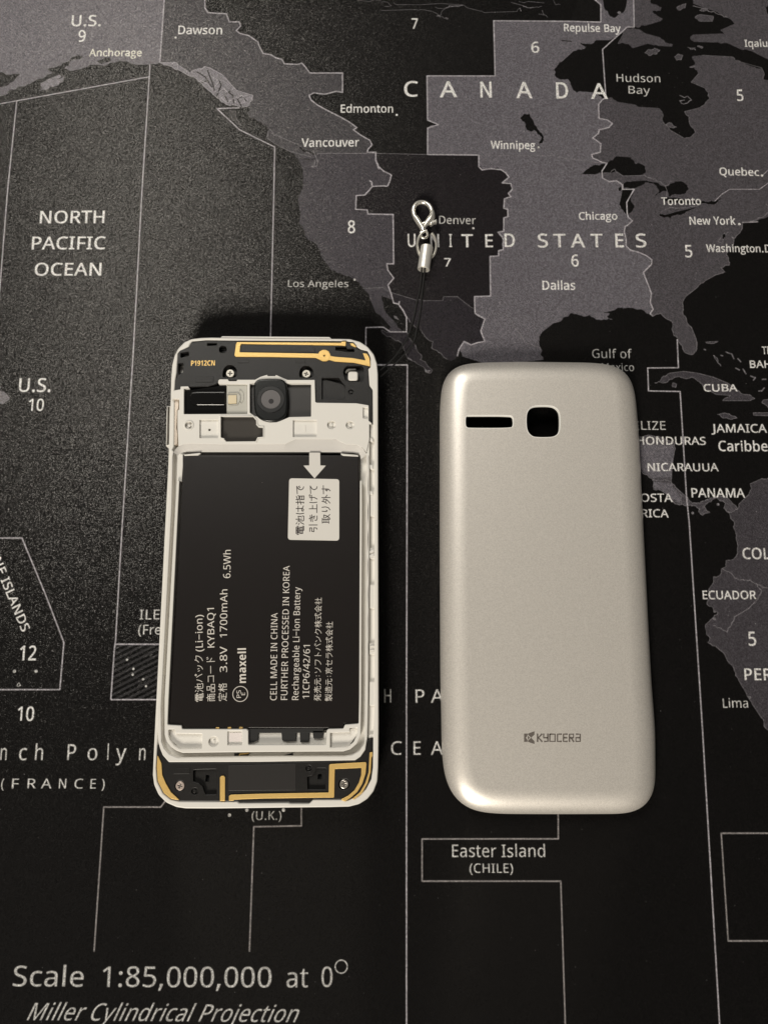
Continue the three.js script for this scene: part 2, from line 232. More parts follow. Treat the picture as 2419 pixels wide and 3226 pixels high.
  fill(ZONE8, `-18.4 -127.34 -3.76 -127.65 -1.48 -127.84 -0.69 -123 -1.01 -124.58 0.52 -122.43 2.65 -121.28 1.6 -117.96 -2.34 -117.93 -4.28 -115.44 -6.55 -115.25 -6.66 -111.32 -3.64 -111.18 -3.48 -110.04 3.14 -109.94 3.33 -96.08 1.54 -96.07 1.84 -94.32 3.34 -92.11 1.86 -90.2 2.76 -87.69 3.06 -86.28 1.87 -86.74 0.25 -87.36 0.7 -84.85 1.3 -82.67 3.96 -79.89 5.43 -77.89 2.2 -77.71 2.49 -78.95 0.13 -81.73 -1.35 -82.96 -2.55 -86.08 -4.05 -88.58 -5.55 -90.77 -8.23 -92.65 -10.62 -93.42 -12.7 -94.2 -15.44 -98 -15.77 -99.59 -17.61 -102.15 -19.75 -104.38 -20.38 -106 -21.47 -107.61 -21.07 -109.89 -21.82 -113.8 -21.06 -116.11 -20.52 -119.08 -20.75 -122.73 -22.03 -125.72 -22.33 -125.96`);
  land(YUKON, COAST, `-29.87 -134.14 -30.72 -131.76 -27.6 -129.6 -23.89 -127.62 -21.44 -126.81 -18.68 -126.1 -18.39 -127 -20.86 -128.32 -22.89 -130.15 -26.44 -131.8 -28.6 -132.46`);
  fill(OCEAN, `-22.89 -130.49 -20.56 -128.49 -17.18 -127.18 -17.48 -126.85 -19.01 -127.5 -21.79 -128.99`, `-22.33 -125.96 -18.67 -125.66 -17.31 -126.01 -17.45 -125.58 -18.97 -125.43 -21.41 -125.67`);
  line(COAST, 0.3, `-18.11 -128.18 -17.31 -126.18 -16.83 -124.85 -17.11 -123.68 -18.32 -123.33`, `-18.62 -123.33 -17.72 -123.84 -17.6 -125.51`);
  land(ALASKA, COAST, `-106.98 -173.83 -59.88 -174.36 -60.1 -153.95 -61.48 -153.59 -63.64 -153.39 -66.12 -153.36 -68.33 -153.86 -70.53 -154.36 -72.37 -153.99 -73.6 -153.81 -75.4 -152.92 -76.97 -153.25 -78.83 -153.23 -80.32 -152.34 -82.13 -151.63 -84.59 -151.43 -85.72 -151.94 -84.06 -152.65 -84.69 -152.82 -83.58 -154.58 -80.86 -155.65 -82.13 -156.06 -84.24 -155.09 -86 -153.68 -87.76 -152.44 -90.33 -151.54 -88.87 -150.69 -91.21 -148.93 -93.6 -147.87 -95.95 -146.46 -98.34 -145.58 -100.14 -145.04 -100.38 -144.18 -102.47 -143.47 -104.28 -143.11 -104.52 -145.86 -102.68 -145.88 -100.88 -146.41 -98.85 -147.99 -98.33 -149.2 -97.35 -150.43 -99.35 -150.23 -100.55 -149.87 -101.51 -150.21 -103.08 -150.54 -104.93 -150.52`);
  land(ISLAND, COAST, `-91.72 -147.54 -89.95 -148.6 -86.97 -150.01 -85.53 -149.34 -86.48 -147.6 -89.18 -146.53 -90.32 -145.31 -92.15 -145.12 -91.14 -145.99`);
  fill(OCEAN, `-77.02 -153.95 -76.43 -154.48 -73.7 -155.38 -73.32 -154.33 -75.46 -153.79 -75.73 -153.26`, `-87.79 -148.62 -85.72 -149.85 -86.86 -148.63`, `-90.19 -151.72 -88.36 -152.08 -87.07 -151.4 -88.58 -150.87`);
  land(ISLAND, LINE, `-60.1 -153.95 -56.23 -154.16 -54.94 -153.13 -51.76 -150.9 -49.96 -152.14 -47.82 -152.93 -46.56 -152.52 -43.06 -150.47 -39.17 -145.84 -34.64 -144.33 -34.75 -142.95 -35.62 -141.23 -36.84 -140.88 -39.01 -141.37 -40.85 -141.18 -42.74 -142.19 -44.33 -143.54 -45.62 -144.91 -48.19 -147.12 -49.82 -149.01 -51.71 -149.86 -54.87 -151.74 -56.78 -152.76 -58.97 -153.16`);
  line(OCEAN, 0.3, `-49.92 -151.27 -47.68 -149.73 -45.69 -146.63`, `-47.15 -151.82 -45.41 -147.33 -45.03 -145.6`, `-44.35 -143.89 -43.25 -147.35 -43.92 -148.73`, `-41.2 -142.2 -42.2 -144.25 -40.71 -145.65`, `-37.46 -140.87 -38.77 -143.26 -37.56 -143.96 -36.28 -142.6`, `-39.65 -141.88 -40.04 -144.28 -41.32 -145.3`, `-48.53 -147.99 -46.71 -148.7`);
  line(LINE, 0.18, `-44.23 -144.92 -42.59 -146.32 -41.3 -144.95 -43.1 -143.56 -41.49 -141.86 -39.71 -143.59 -39.03 -141.88`, `-38.77 -143.26 -37.58 -144.3 -36.58 -142.25 -38.11 -141.89`, `-48.87 -148.67 -46.97 -147.66 -45.34 -145.6`, `-46.15 -150.09 -43.91 -148.38 -45.08 -146.64`);
  land([0.05, 0.047, 0.047], THIN, `-40.8 -139.81 -38.94 -139.49 -39.05 -138.12 -38.07 -136.43 -37.41 -135.25 -38.82 -136.08 -40.44 -138.45`);
  line(THIN, 0.15, `-7 -173.87 -3.51 -173.37 -0.38 -173.76`);
  // Canadian north coast
  line(THIN, 0.16, `-0.37 -170.63 9.11 -171.1 11.64 -171.02 13.53 -170.61 15.42 -169.44 16.99 -168.39 17.93 -168.04`, `-0.38 -173.22 1.52 -173.24 2.47 -172.17 0.58 -171.79`, `3.1 -173.26 3.73 -172.55 10.69 -172.62 16.08 -173.04 22.4 -172.57`, `14.49 -171.95 17.33 -171.62 19.87 -172.37 22.4 -172.57 23.66 -171.69 26.81 -170.83 28.7 -170.38 36.93 -170.76 37.91 -171.85 38.2 -170.95`, `35.41 -173.62 38.88 -172.58 41.71 -172.07 43.94 -172.45`, `42.93 -170.11 44.5 -169.76 43.91 -171.19 45.43 -169.06`, `47.18 -174.48 47.77 -173.04 49.03 -173.05`, `14.79 -169.08 16.05 -169.45 16.37 -170.53 17.33 -171.44`, `37.64 -174.01 40.18 -173.96 44.61 -173.54`);
  line(COAST, 0.25, `17.33 -171.62 19.87 -172.29 22.25 -172.57`, `38.71 -172.4 41.71 -172.07`, `37.75 -171.85 38.04 -170.84`, `15.1 -169.26 16.05 -168.73`, `17.31 -168.57 18.09 -168.22`);
  // central zone: Manitoba down to Texas
  const zone6 = `30.55 -167.82 51.99 -167.88 59.97 -167.79 60.19 -173.18 57.59 -175.68 69.37 -175.81 69.07 -166.28 67.17 -166.26 65.5 -164.28 62.25 -162.11 58.48 -162.07 56.85 -160.81 54.04 -161.31 55.88 -160.1 55.23 -159.38 53.34 -159.19 51.65 -158.11 48.76 -155.27 46.82 -153.15 46.77 -151.4 48.28 -150.02 50.46 -150.04 51.29 -147.97 52.55 -146.08 54.73 -146.34 56.91 -146.29 59.47 -144.42 59.29 -143.9 58.31 -142.52 58.29 -138.4 60.59 -137.91 61.78 -136.9 60.8 -135.7 58.15 -134.99 57.96 -133.97 56.36 -132.6 58.45 -130.93 58.19 -128.4 55.86 -127.71 56.13 -126.7 58.38 -125.55 59.89 -125.23 58.42 -122.88 58.49 -120.89 60.12 -119.91 62.26 -120.09 63.73 -118.94 63.55 -118.28 63.67 -117.7 62.98 -114.56 63.26 -111.94 64.25 -110.64 64.81 -109.67 65.82 -108.7 64.4 -107.38 63.78 -107.05 63.56 -105.43 63.92 -103.49 63.83 -101.56 64.97 -100.44 66.75 -99.97 69.09 -98.87 70.38 -97.76 70.16 -96.48 67.96 -94.23 69.75 -88.54 69.32 -86.02 69.96 -84.15 69.16 -82.89 69.87 -82.27 68.27 -82.88 66.56 -84.12 64.8 -84.42 62.14 -84.4 62.46 -84.09 62.19 -84.55 59.79 -83.75 57.11 -83.42 58.87 -82.97 57.95 -82.18 59.67 -81.1 57.02 -81.24 54.68 -81.68 53.53 -82.46 51.75 -82.13 50.3 -82.74 48.82 -82.89 46.72 -81.62 44.31 -80.2 41.6 -78.01 40.51 -75.84 41.02 -73.11 41.38 -70.32 27.92 -68.7 20.67 -71.09 19.96 -72.95 21.3 -75.08 23.05 -74.17 24.81 -74.8 26.57 -75.12 25.59 -77.89 26.67 -81.16 24.2 -82.69 24.11 -87.23 28.26 -87.42 28.31 -98.37 30.55 -98.54 30.58 -99.99 31.78 -100.32 31.84 -103.22 31.55 -103.86 30.53 -105.14 32.04 -105.48 32.11 -109.22 33.17 -109.55 33.22 -111.67 32.17 -111.99 32.38 -114.62 34.06 -115.29 33.47 -116.27 34.56 -117.44 34.14 -119.09 31.86 -119.23 33.72 -120.91 32.84 -122.23 31.64 -123.05 28.9 -123.36 27.07 -123.01 25.87 -124.16 25.77 -123.91 25.82 -127.26 12.23 -127.3 12.27 -135.06 15.19 -136.1 12.28 -137.44 12.18 -150.69 30.61 -150.88`;
  fill(ZONE6, zone6);
  fill(OCEAN, `60.78 -175.71 61.1 -172.11 62.58 -169.61 64.15 -169.26 66.11 -170.72 67.15 -172.53 67.62 -175.79`, `37.09 -138.19 38.05 -139.4 39.6 -139.58 40.48 -137.89 41.35 -135.85 42.22 -134.16 43.26 -132.81 42.9 -131.12 41.96 -130.44 42.65 -132.81 40.7 -134.82 39.77 -134.31 38.57 -135.48 38.15 -137.18`);
  fill(COAST, `64.37 -170.7 65.03 -171.25 65.65 -170.9 65.3 -170.17`);
  line([0.03, 0.028, 0.028], 0.3, `48.99 -161.97 49.92 -161.8 51.77 -161.64`);
  fill(ZONE7, `53.92 -175.27 57.42 -175.31 59.87 -172.99 59.67 -168.14 51.77 -168.12`);
  // eastern zone
  fill(ZONE5, `60.25 -144.6 62.12 -144.62 63.31 -143.43 68.23 -142.61 69.44 -141.94 74.38 -141.65 75.41 -140.63 75.28 -138.23 75.97 -136.7 77.12 -135.18 80.98 -132.67 82.86 -133.2 84.03 -134.74 82.89 -136.26 82.59 -138.98 81.45 -140.69 85.24 -141.75 87.19 -143.15 88.37 -144.54 88.03 -146.61 86.88 -147.99 83.7 -149.52 85.89 -152.15 84.74 -153.89 83.5 -154.05 85.12 -154.95 84.49 -157.4 87.18 -157.78 90.93 -157.47 95.32 -157.34 97.72 -155.78 100.76 -154.41 103.24 -154.08 103.74 -152.34 103.29 -150.59 104.8 -150.26 110.72 -149.62 107.69 -112.67 101.71 -110.32 100.48 -109.65 98.62 -108.99 94.64 -108.3 94.35 -106.34 92.53 -104.06 91.96 -102.44 89.81 -99.52 90.28 -97.6 90.5 -96.49 88.06 -95.83 89.17 -94.56 86.73 -93.75 83.94 -92.14 81.73 -90.22 78.92 -87.99 77.79 -86.4 77.7 -84.83 78.27 -82.02 79.58 -79.23 80.57 -76.14 80.58 -73.99 80.38 -73.04 79.14 -71.96 77.7 -72.4 76.65 -74.55 75.84 -75.78 74.51 -78.26 74.91 -80.13 73.8 -81.37 71.83 -83.07 69.87 -82.27 69.16 -82.89 69.96 -84.15 69.32 -86.02 69.75 -88.54 67.96 -94.23 70.16 -96.48 70.38 -97.76 69.09 -98.87 66.75 -99.97 64.97 -100.44 63.83 -101.56 63.92 -103.49 63.56 -105.43 63.78 -107.05 64.4 -107.38 65.82 -108.7 64.81 -109.67 64.25 -110.64 66.48 -112.95 65.68 -115.25 66.71 -117.73 63.67 -117.7 63.73 -118.86 62.26 -120.11 60.12 -119.92 58.49 -120.9 58.42 -122.9 59.89 -125.25 58.38 -125.57 56.13 -126.7 55.86 -127.71 58.19 -128.4 58.45 -130.93 56.36 -132.6 57.96 -133.97 58.15 -134.99 60.8 -135.7 61.78 -136.9 60.59 -137.91 58.29 -138.4 58.31 -142.52 59.29 -143.9`);
  fill(ZONE5, `67.15 -165.9 69.36 -165.74 72.13 -164.35 75.54 -163.32 77.35 -161.74 79.51 -161.06 79.16 -160.34 75.39 -160.48 72.6 -161.16 68.43 -159.7 67.24 -160.92 64.25 -161.07 65.8 -163.93`, `69.53 -175.81 74.31 -175.87 74.19 -173.69 77 -172.64 76.61 -171.38 74.39 -171.35 75.58 -169.93 77.12 -169.05 76.44 -168.15 72.57 -166.85 70.01 -166.11 69.07 -166.28`, `84.82 -175.98 85.65 -173.82 88.74 -172.41 91.85 -171.37 95.8 -168.9 96.83 -167.65 92.73 -165.64 93.77 -164.58 85.06 -164.13 84.35 -162.88 85.23 -161.83 91.21 -161.71 94.35 -161.57 98 -159.66 100.49 -159.33 105.29 -156.56 111.29 -156.63 112.9 -176.3`);
  const isl = [`86.01 -169.33 87.34 -170.42 91.12 -169.92 90.69 -168.3 87.21 -168.26`, `81.11 -172.33 83.74 -173.8 83.33 -172.35 81.7 -171.61`, `71.51 -158.32 72.82 -159.39 75.8 -159.25 74.94 -158 72.72 -157.45`, `79.61 -157.17 80.6 -158.06 81.99 -157.73 81.44 -156.31 80.18 -156.12`, `83.4 -160.21 85.44 -160.06 85.55 -159.35 84.14 -159.51`, `86.1 -160.6 87.65 -160.26 87.31 -159.9`, `76.12 -136.7 77.54 -137.23 79.02 -136.05 78.07 -135.7`, `88.1 -172.41 89.68 -172.24 89.33 -171.7 87.42 -171.68`];
  for (const i of isl) land(ZONE5, COAST, i);
  line(COAST, 0.25, `80.34 -145.5 81.7 -144.82 82.65 -145.17 83.52 -144.15 82.55 -143.45 80.67 -143.08 80.25 -143.94 81.66 -144.13`, `85.6 -173.1 88.73 -172.23 91.21 -171.36 93.36 -170.3 94.9 -169.6`);
  line(COAST, 0.15, `75.28 -138.23 75.97 -136.7 77.12 -135.18 80.98 -132.67 82.86 -133.2 84.03 -134.74 82.89 -136.26 82.59 -138.98 81.45 -140.69 85.24 -141.75 87.19 -143.15 88.37 -144.54 88.03 -146.61 86.88 -147.99 83.7 -149.52 85.89 -152.15`, `87.18 -157.78 95.32 -157.34 97.72 -155.78 103.24 -154.08 103.74 -152.34 103.29 -150.59`, `83.5 -154.05 85.09 -154.42`);
  fill(OCEAN, `103.84 -153.74 106.35 -153.77 106.11 -150.62 104.23 -150.6`, `105.95 -172.96 107.86 -172.99 107.66 -170.46 106.1 -170.8`);
  // the great lakes
  fill(OCEAN, `53.2 -122.02 54.94 -123.6 56.66 -124.72 58.96 -124.97 60.05 -125.32 62.58 -127.25 66.24 -126.95 67.37 -125.05 69.79 -124.51 70.07 -122.74 69.05 -121.9 65.68 -121.53 63.86 -121.68 62.08 -123 60.53 -122.32 58.86 -122.47 56.55 -121.95`, `64.05 -119.36 66.22 -120.04 70.19 -120.25 72.6 -119.77 75.28 -118.64 76.22 -119.14 78.4 -119.99 79.91 -119.84 81.18 -118.03 79.1 -116.36 76.02 -115.67 75.2 -117.31 73.04 -116.63 72.05 -115.14 73.38 -117.3 72.55 -118.94 69.86 -119.91 68.59 -118.74 66.12 -118.06 64 -118.2`, `63.95 -117.21 66.71 -117.73 65.68 -115.25 66.48 -112.95 65.8 -111.31 64.25 -110.64 63.26 -111.94 62.98 -114.56`, `73.02 -110.72 74.52 -110.41 77.6 -111.41 83.13 -112.77 80.02 -111.44 77.24 -110.43 74.48 -109.75 73.29 -110.07`, `73.58 -115.48 77.83 -115.36 82.02 -114.41 84.61 -114.59 87.79 -114.46 89.67 -115.3 88.38 -114.13 85.33 -113.94 81.37 -113.74 75.93 -114.02`, `62.61 -117.79 63.25 -118.36 63.37 -117.7 62.79 -117.13`);
  fill(ZONE5, `68.71 -118.24 70.16 -119.75 72.25 -118.94 73.06 -116.96 71.75 -115.3 69.95 -115.61`);
  line(COAST, 0.18, `59 -122.3 60.53 -122.32 61.8 -123.5 62.08 -122.83 63.85 -121.58 69.04 -121.73 71.45 -121.09 73.23 -120.11 75.29 -118.8 76.89 -120.31`, `73.34 -111.05 74.61 -112.04 77.35 -112.39 80.7 -112.59 83.47 -113.27`, `74.97 -118.63 75.26 -115.66`, `69.95 -121.57 71.74 -120.93 72.91 -119.94`);
  line(LINE, 0.2, `87.79 -114.46 89.75 -116.45 91.98 -117.96 99.9 -118.03 102.45 -119.88 105.36 -121.57`, `100.8 -121.86 102.75 -123.71`);
  line(LINE, 0.3, `94.65 -108.46 98.9 -108.73`);
  line(COAST, 0.2, `101.42 -113.92 101.84 -111.96 100.53 -110.31 98.64 -109.31 94.64 -108.3 94.35 -106.34 92.53 -104.06 91.64 -104.38 91.96 -102.44 89.81 -99.52 90.28 -97.6 90.5 -96.49 88.06 -95.83 89.17 -94.56 86.73 -93.75 83.94 -92.14 81.73 -90.22 78.92 -87.99 77.79 -86.4 77.7 -84.83 78.27 -82.02 79.58 -79.23 80.57 -76.14 80.58 -73.99`, `80.62 -74.58 80.38 -73.04 79.14 -71.96 77.7 -72.4 76.65 -74.55 75.84 -75.78`, `89.92 -105.66 87.94 -103.05 89.1 -102.42 89.84 -104.36 90.83 -105.67`, `75.88 -76.42 74.53 -78.57 74.91 -80.13 73.8 -81.37 71.83 -83.07 69.87 -82.27`);
  fill(OCEAN, `89.28 -105 90.04 -105.17 89.49 -103.71`);
  // Mexico
  fill(MEX7, `2.76 -88.16 8.67 -86.32 11.03 -86.03 15.9 -86.07 16.2 -87.17 19.9 -87.2 19.68 -87.2 22.31 -85.02 23.92 -84.1 24.34 -82.23 26.82 -81 25.59 -77.89 26.57 -75.12 24.81 -74.8 23.05 -74.17 21.3 -75.08 19.96 -72.95 19.5 -71.08 18.03 -69.84 17.12 -70.25 15.39 -71.85 12.99 -73.21 13.43 -74.82 11.47 -76.19 10.15 -78.27 8.84 -78.96 7.52 -80.11 6.86 -81.27 5.75 -83.36 4.87 -85.23 4.68 -85.04 3.35 -85.34`);
  land(MEX7, THIN, `0.26 -77.96 2.46 -77.4 6.64 -77.55 7.73 -75.24 8.83 -74.1 9.48 -72.26 10.57 -71.12 10.13 -70.2 11.44 -69.53 13.18 -67.48 12.73 -66.57 11.65 -66.79 11 -68.15 8.38 -69.73 6.85 -70.64 5.32 -74.76 3.56 -75.44 1.37 -76.58`);
  fill(COAST, `6.85 -70.64 7.95 -70.19 7.95 -69.84 6.96 -70.29`, `3.33 -81.94 4.65 -81.02 4.43 -80.67 3.55 -81.24`, `11.21 -67.92 12.74 -67.25 12.3 -66.57 11.43 -66.79`);
  line(THIN, 0.2, `8.4 -79.42 9.06 -78.73`, `10.15 -78.27 11.47 -76.19 13.43 -74.82 12.99 -73.21 15.39 -71.85 17.12 -70.25`, `-4.64 -89.2 0.83 -89.56 1.57 -88.78 2.76 -88.16 8.67 -86.32 11.03 -86.03 15.9 -86.07 16.2 -87.17 19.9 -87.2 19.68 -87.2 22.31 -85.02 23.92 -84.1`, `-12.33 -127.4 -0.13 -127.51 12.08 -127.29`);
  line(COAST, 0.2, `26.82 -81 28.76 -82.57 30.53 -82.74 32.29 -81.98 33.71 -79.81 35.7 -77.04 36.82 -74.89 40.88 -73.38`, `25.82 -127.09 45.7 -127.28 46.34 -128.12 46.91 -126.79 50.53 -126.32 55.17 -125.69 58.36 -125.22`, `-17.18 -127.35 -3.76 -127.48`, `5.75 -83.36 6.64 -81.73 7.52 -80.11`);
  // Central and South America, the islands
  land(ZONE5, COAST, `63.72 -50.17 66.62 -50.63 69.49 -50.5 73.43 -48.9 73.29 -46.55 72.52 -43.03 72.18 -39.53 73.06 -37.51 75.48 -35.22 77.08 -33.5 78.78 -33.51 80.54 -34.38 82 -34.97 84.29 -35.27 86.49 -34.13 88.05 -32.13 86.85 -31.26 86 -31.26 84.67 -32.4 85.17 -33.55 82.85 -34.97 80.18 -33.23 79.86 -32.65 81.19 -31.23 79.3 -30.5 78.37 -31.36 78.69 -32.07 77.05 -32.92 75.63 -32.92 73.38 -33.19 71.47 -34.62 69.87 -36.34 67.62 -36.9 67.73 -38.93 66.11 -40.66 64.47 -42.1`);
  fill(ZONE6, `64.79 -48.55 73.09 -48.02 73.11 -45.96 72.21 -40.11 67.21 -39.79 66.12 -40.95 64.63 -42.4`, `67.73 -38.93 72.25 -38.37 73.81 -35.78 73.96 -33.48 71.47 -34.62 69.87 -36.34 67.78 -37.19`);
  line(COAST, 0.18, `65.08 -45.62 67.84 -46.51 71.07 -47.86 73.38 -48.17`, `67.48 -39.5 70.02 -39.23 72.27 -38.66`, `74.1 -35.78 74.37 -33.2`);
  const south = `103.19 -40.31 96.28 -39.97 94.58 -39.82 91.63 -38.49 91.16 -35.89 88.41 -33.28 88.05 -32.13 86 -31.26 84.67 -32.4 85.46 -31.52 86.98 -28.96 87.1 -26.68 87.22 -24.41 87.34 -22.16 86.64 -20.18 84.34 -19.33 84.25 -17.93 83.09 -17.36 83.01 -16.25 81 -15.4 80.91 -14.01 80 -12.89 79.64 -11.51 79.04 -8.75 80.5 -7.66 81.55 -6.84 80.08 -5.46 78.47 -4.09 78.26 -2.99 79.2 -0.55 78.6 0.26 79.65 1.07 81.5 2.14 82.99 4.56 84.49 6.7 85.41 9.1 87.09 12.28 88.28 14.66 90.22 17.81 90.62 19.64 91.6 20.68 95.18 23.53 97.77 24.82`;
  land(SOUTH, COAST, south);
  line(COAST, 0.22, `83.23 -17.36 85.53 -16.26 87.1 -14.74 89.89 -14.75 91.49 -13.65 94.17 -12.69`, `91.49 -13.65 92.49 -12.13 91.21 -9.91 88.82 -7.7 85.36 -5.76 84.37 -3.57 83.45 -2.2 82.13 -3.01 80.24 -3.82`);
  dot(COAST, 0.35, `80.74 -7.11 80.62 -5.33 87.72 13.07`, `83.31 -33.25 76.93 -31.06`);
  land(SOUTH, COAST, `69.36 -64.42 70.69 -64.73 71.18 -65.79 73.29 -67.03 76.82 -67.51 80.3 -67.08 84.32 -66.04 87.72 -64.55 90.48 -62.45 91.58 -61.55 94.41 -60.52 93.2 -59.91 86.23 -59.86 88.36 -61.23 84.6 -61.5 81.81 -63.3 80.74 -64.8 77.88 -65.69 75.58 -66.13 73.2 -65.35 71.4 -64.43`);
  for (const i of [`84.69 -56.25 86.88 -56.57 89.55 -55.39 87.93 -54.99 85.93 -55.37`, `82.87 -75.37 86.12 -75.61 85.51 -75.23 83.44 -75.06`, `84.7 -71.84 85.67 -71.08 86.41 -68.95 85.6 -70.01`, `96.07 -59.48 97.86 -60.39 99.61 -60.1 99.37 -57.1 97.67 -57.99 96.63 -59.18`, `93.7 -56.76 97.58 -56.79 99.32 -56.5 99.28 -55.9 93.79 -56.11`, `73.88 -64.45 74.88 -64.15 74.54 -63.24 73.82 -63.39`]) land(SOUTH, COAST, i);
  line(COAST, 0.35, `87.84 -72.79 89.41 -72.18 89.9 -70.81`, `90.8 -71.12 91.61 -70.06`, `90.03 -68.52 91.16 -67.92`, `91.92 -68.38 92.69 -66.86`, `93.68 -66.41 94.96 -65.97 94.32 -65.2`, `95.43 -62.49 96.3 -62.49 97.1 -63.4`, `96.53 -65.52 97.7 -65.59`, `82.31 -73.51 82.88 -73.21`, `86.46 -71.86 87.18 -71.71`);
  fill(COAST, `-96.53 -61.33 -95.37 -61.19 -93.74 -60.6 -92.49 -59.41 -93.93 -57.76 -95.08 -57.9 -96.26 -58.19`, `-96.06 -62.54 -95.48 -62.54 -94.87 -62.09 -95.39 -61.49 -95.97 -61.49`);
  // the hatched island group
  fill([0.034, 0.033, 0.035], `-62.46 1.45 -49.11 1.39 -49.01 14.14 -62.81 14.2`);
  { const [a, , c] = pts(`-62.46 1.45 -49.11 1.39 -49.01 14.14`); ctx.save(); path(`-62.46 1.45 -49.11 1.39 -49.01 14.14 -62.81 14.2`); ctx.clip(); for (let i = -30; i < 50; i++) { const p = px(a.x - 6, a.y + i * 1.35 + 6), q = px(a.x + 20, a.y + i * 1.35 - 7.5); ctx.beginPath(); ctx.moveTo(p.x, p.y); ctx.lineTo(q.x, q.y); ctx.lineWidth = 0.62 * s; ctx.strokeStyle = cssOf([0.003, 0.003, 0.003]); ctx.stroke(); } ctx.restore(); }
  dot(DIM, 0.3, `-59.53 4.98 -57.91 7.11 -57.97 8.44 -55.47 9.49 -54.71 11.07`);
  dot(DIM, 0.4, `-85.9 7.77 -80.81 7.74`, `-33.99 39.94 -30.04 38.82 -21.63 38.79`);
  line(DIM, 0.2, `-85.08 11.08 -84.6 10.41 -84.14 11.07 -85.08 11.08`);
  // zone boundaries
  const w = 0.36;
  line(LINE, w, `-104.06 -140.65 -102.26 -141.08 -62.82 -149.64`, `-97.74 -141.98 -97.98 -115.85 -97.42 -71.38`, `-62.71 -153.4 -62.8 -116.17 -62.51 -72.33 -62.62 -23.66 -62.52 0.43 -62.68 2.31 -62.8 14.27`, `-62.47 1.37 -49.11 1.31`, `-62.81 14.2 -49.01 14.14`, `-94.38 -23.91 -86.73 -23.96 -80.14 -10.65 -74.75 1.02 -74.9 11.96 -91.2 12.03`,
    `-38.06 -140.59 -44.14 -140.29 -37.83 -134.06 -28.35 -129.09 -28.21 -116.49 -27.9 -71.9`, `-59.88 -174.36 -60.1 -153.95`, `-48.9 -174.48 -48.59 -170.89 -47.74 -169.46 -42.69 -169.16 -41.81 -166.67 -39.14 -166.7 -38.63 -165.46 -39.83 -164.02 -38.86 -163.15 -36.33 -162.47 -33.77 -160.55 -33.42 -159.32 -32.25 -157.04 -30.22 -156.71 -28.63 -155.68 -27.22 -155.34 -26.4 -153.95 -22.67 -153.82 -21.74 -154.25 -20.78 -153.14 -19.5 -151.24 -10.65 -151.33 -10.57 -145.44 -12.27 -145.76 -15.35 -144.87 -18.3 -145.25 -19.52 -144.55 -19.02 -143.11 -17.46 -141.76 -14.34 -139.9 -10.93 -138.06 -8.76 -136.72 -6.59 -135.04 -7.5 -134.35 -5.65 -132.85 -3.18 -131.35 -2.5 -130.01 -3.62 -128.65 -3.77 -127.81 -1.48 -127.84 -1.55 -125.66 -0.69 -123 -1.01 -124.58 -0.7 -123.58 0.52 -122.43 2.65 -121.28 2.2 -119.29 1.6 -117.96 0.54 -118.12 -2.34 -117.93 -4.28 -115.44 -6.55 -115.25 -6.66 -111.32 -3.64 -111.18 -3.48 -110.04 3.14 -109.94 3.33 -96.08 1.54 -96.07 1.84 -94.32 3.34 -92.11 1.86 -90.2 2.76 -87.69 3.35 -85.34 4.68 -85.04 4.83 -85.82`,
    `-2.49 -117.92 -2.44 -119.08 -3.17 -119.64`, `4.42 -85.23 5.75 -83.36 6.64 -81.5 6.64 -77.55 2.46 -77.52 0.7 -78.78 -3.7 -78.63 -3.71 -72.08`, `-0.56 -68.64 6.85 -68.69 6.64 12.72 6.64 83.71 6.64 86.32`, `-1.34 -68.65 6.87 -68.71`,
    `51.99 -167.88 30.55 -167.82 30.61 -150.88 12.18 -150.69 12.28 -137.44 15.19 -136.1 12.27 -135.06 12.23 -127.3 25.82 -127.26 25.77 -123.91 26.67 -122.92 27.07 -123.01 28.9 -123.36 31.64 -123.05 32.84 -122.23 33.72 -120.91 31.86 -119.23 34.14 -119.09 34.56 -117.44 33.47 -116.27 34.06 -115.29 32.38 -114.62 32.17 -111.99 33.22 -111.67 33.17 -109.55 32.11 -109.22 32.04 -105.48 30.53 -105.14 31.55 -103.86 31.84 -103.22 31.78 -100.32 30.58 -99.99 30.55 -98.54 28.31 -98.37 28.26 -87.42 24.11 -87.23 24.2 -82.69 26.67 -81.16 25.59 -77.89 26.57 -75.12 24.81 -74.8 23.05 -74.17 21.3 -75.08 19.96 -72.95 19.5 -71.08`,
    `51.99 -167.88 59.97 -167.71 60.19 -173.18 57.59 -175.68`, `69.37 -175.81 69.07 -166.28 67.17 -166.26 60.09 -159.26 60.34 -146.68 60.41 -144.6 59.29 -143.9 58.31 -142.52 58.29 -138.4 60.59 -137.91 61.78 -136.9 60.8 -135.7 58.15 -134.99 57.96 -133.97 56.36 -132.6 58.45 -130.93 58.19 -128.4 55.86 -127.71 56.13 -126.7 58.38 -125.55 59.89 -125.23 58.42 -122.88 58.49 -120.89 60.12 -119.91 62.26 -120.09 63.73 -118.94 63.67 -117.7 66.71 -117.73 64.56 -113.92 64.56 -110.64 64.81 -109.67 65.82 -108.7 64.4 -107.38 63.78 -107.05 63.56 -105.43 63.92 -103.49 63.83 -101.56 64.97 -100.44 66.75 -99.97 69.09 -98.87 70.38 -97.76 70.16 -96.48 67.96 -94.23 69.75 -88.54 69.32 -86.02 69.96 -84.15 69.16 -82.89 69.87 -82.27`,
    `75.71 -76.08 75.57 -68.47 67.76 -68.36 67.65 -62.29 75.64 -62.2 75.64 -35.5 75.92 -28.37 76.08 20.64 75.89 83.63 75.98 87.59`);
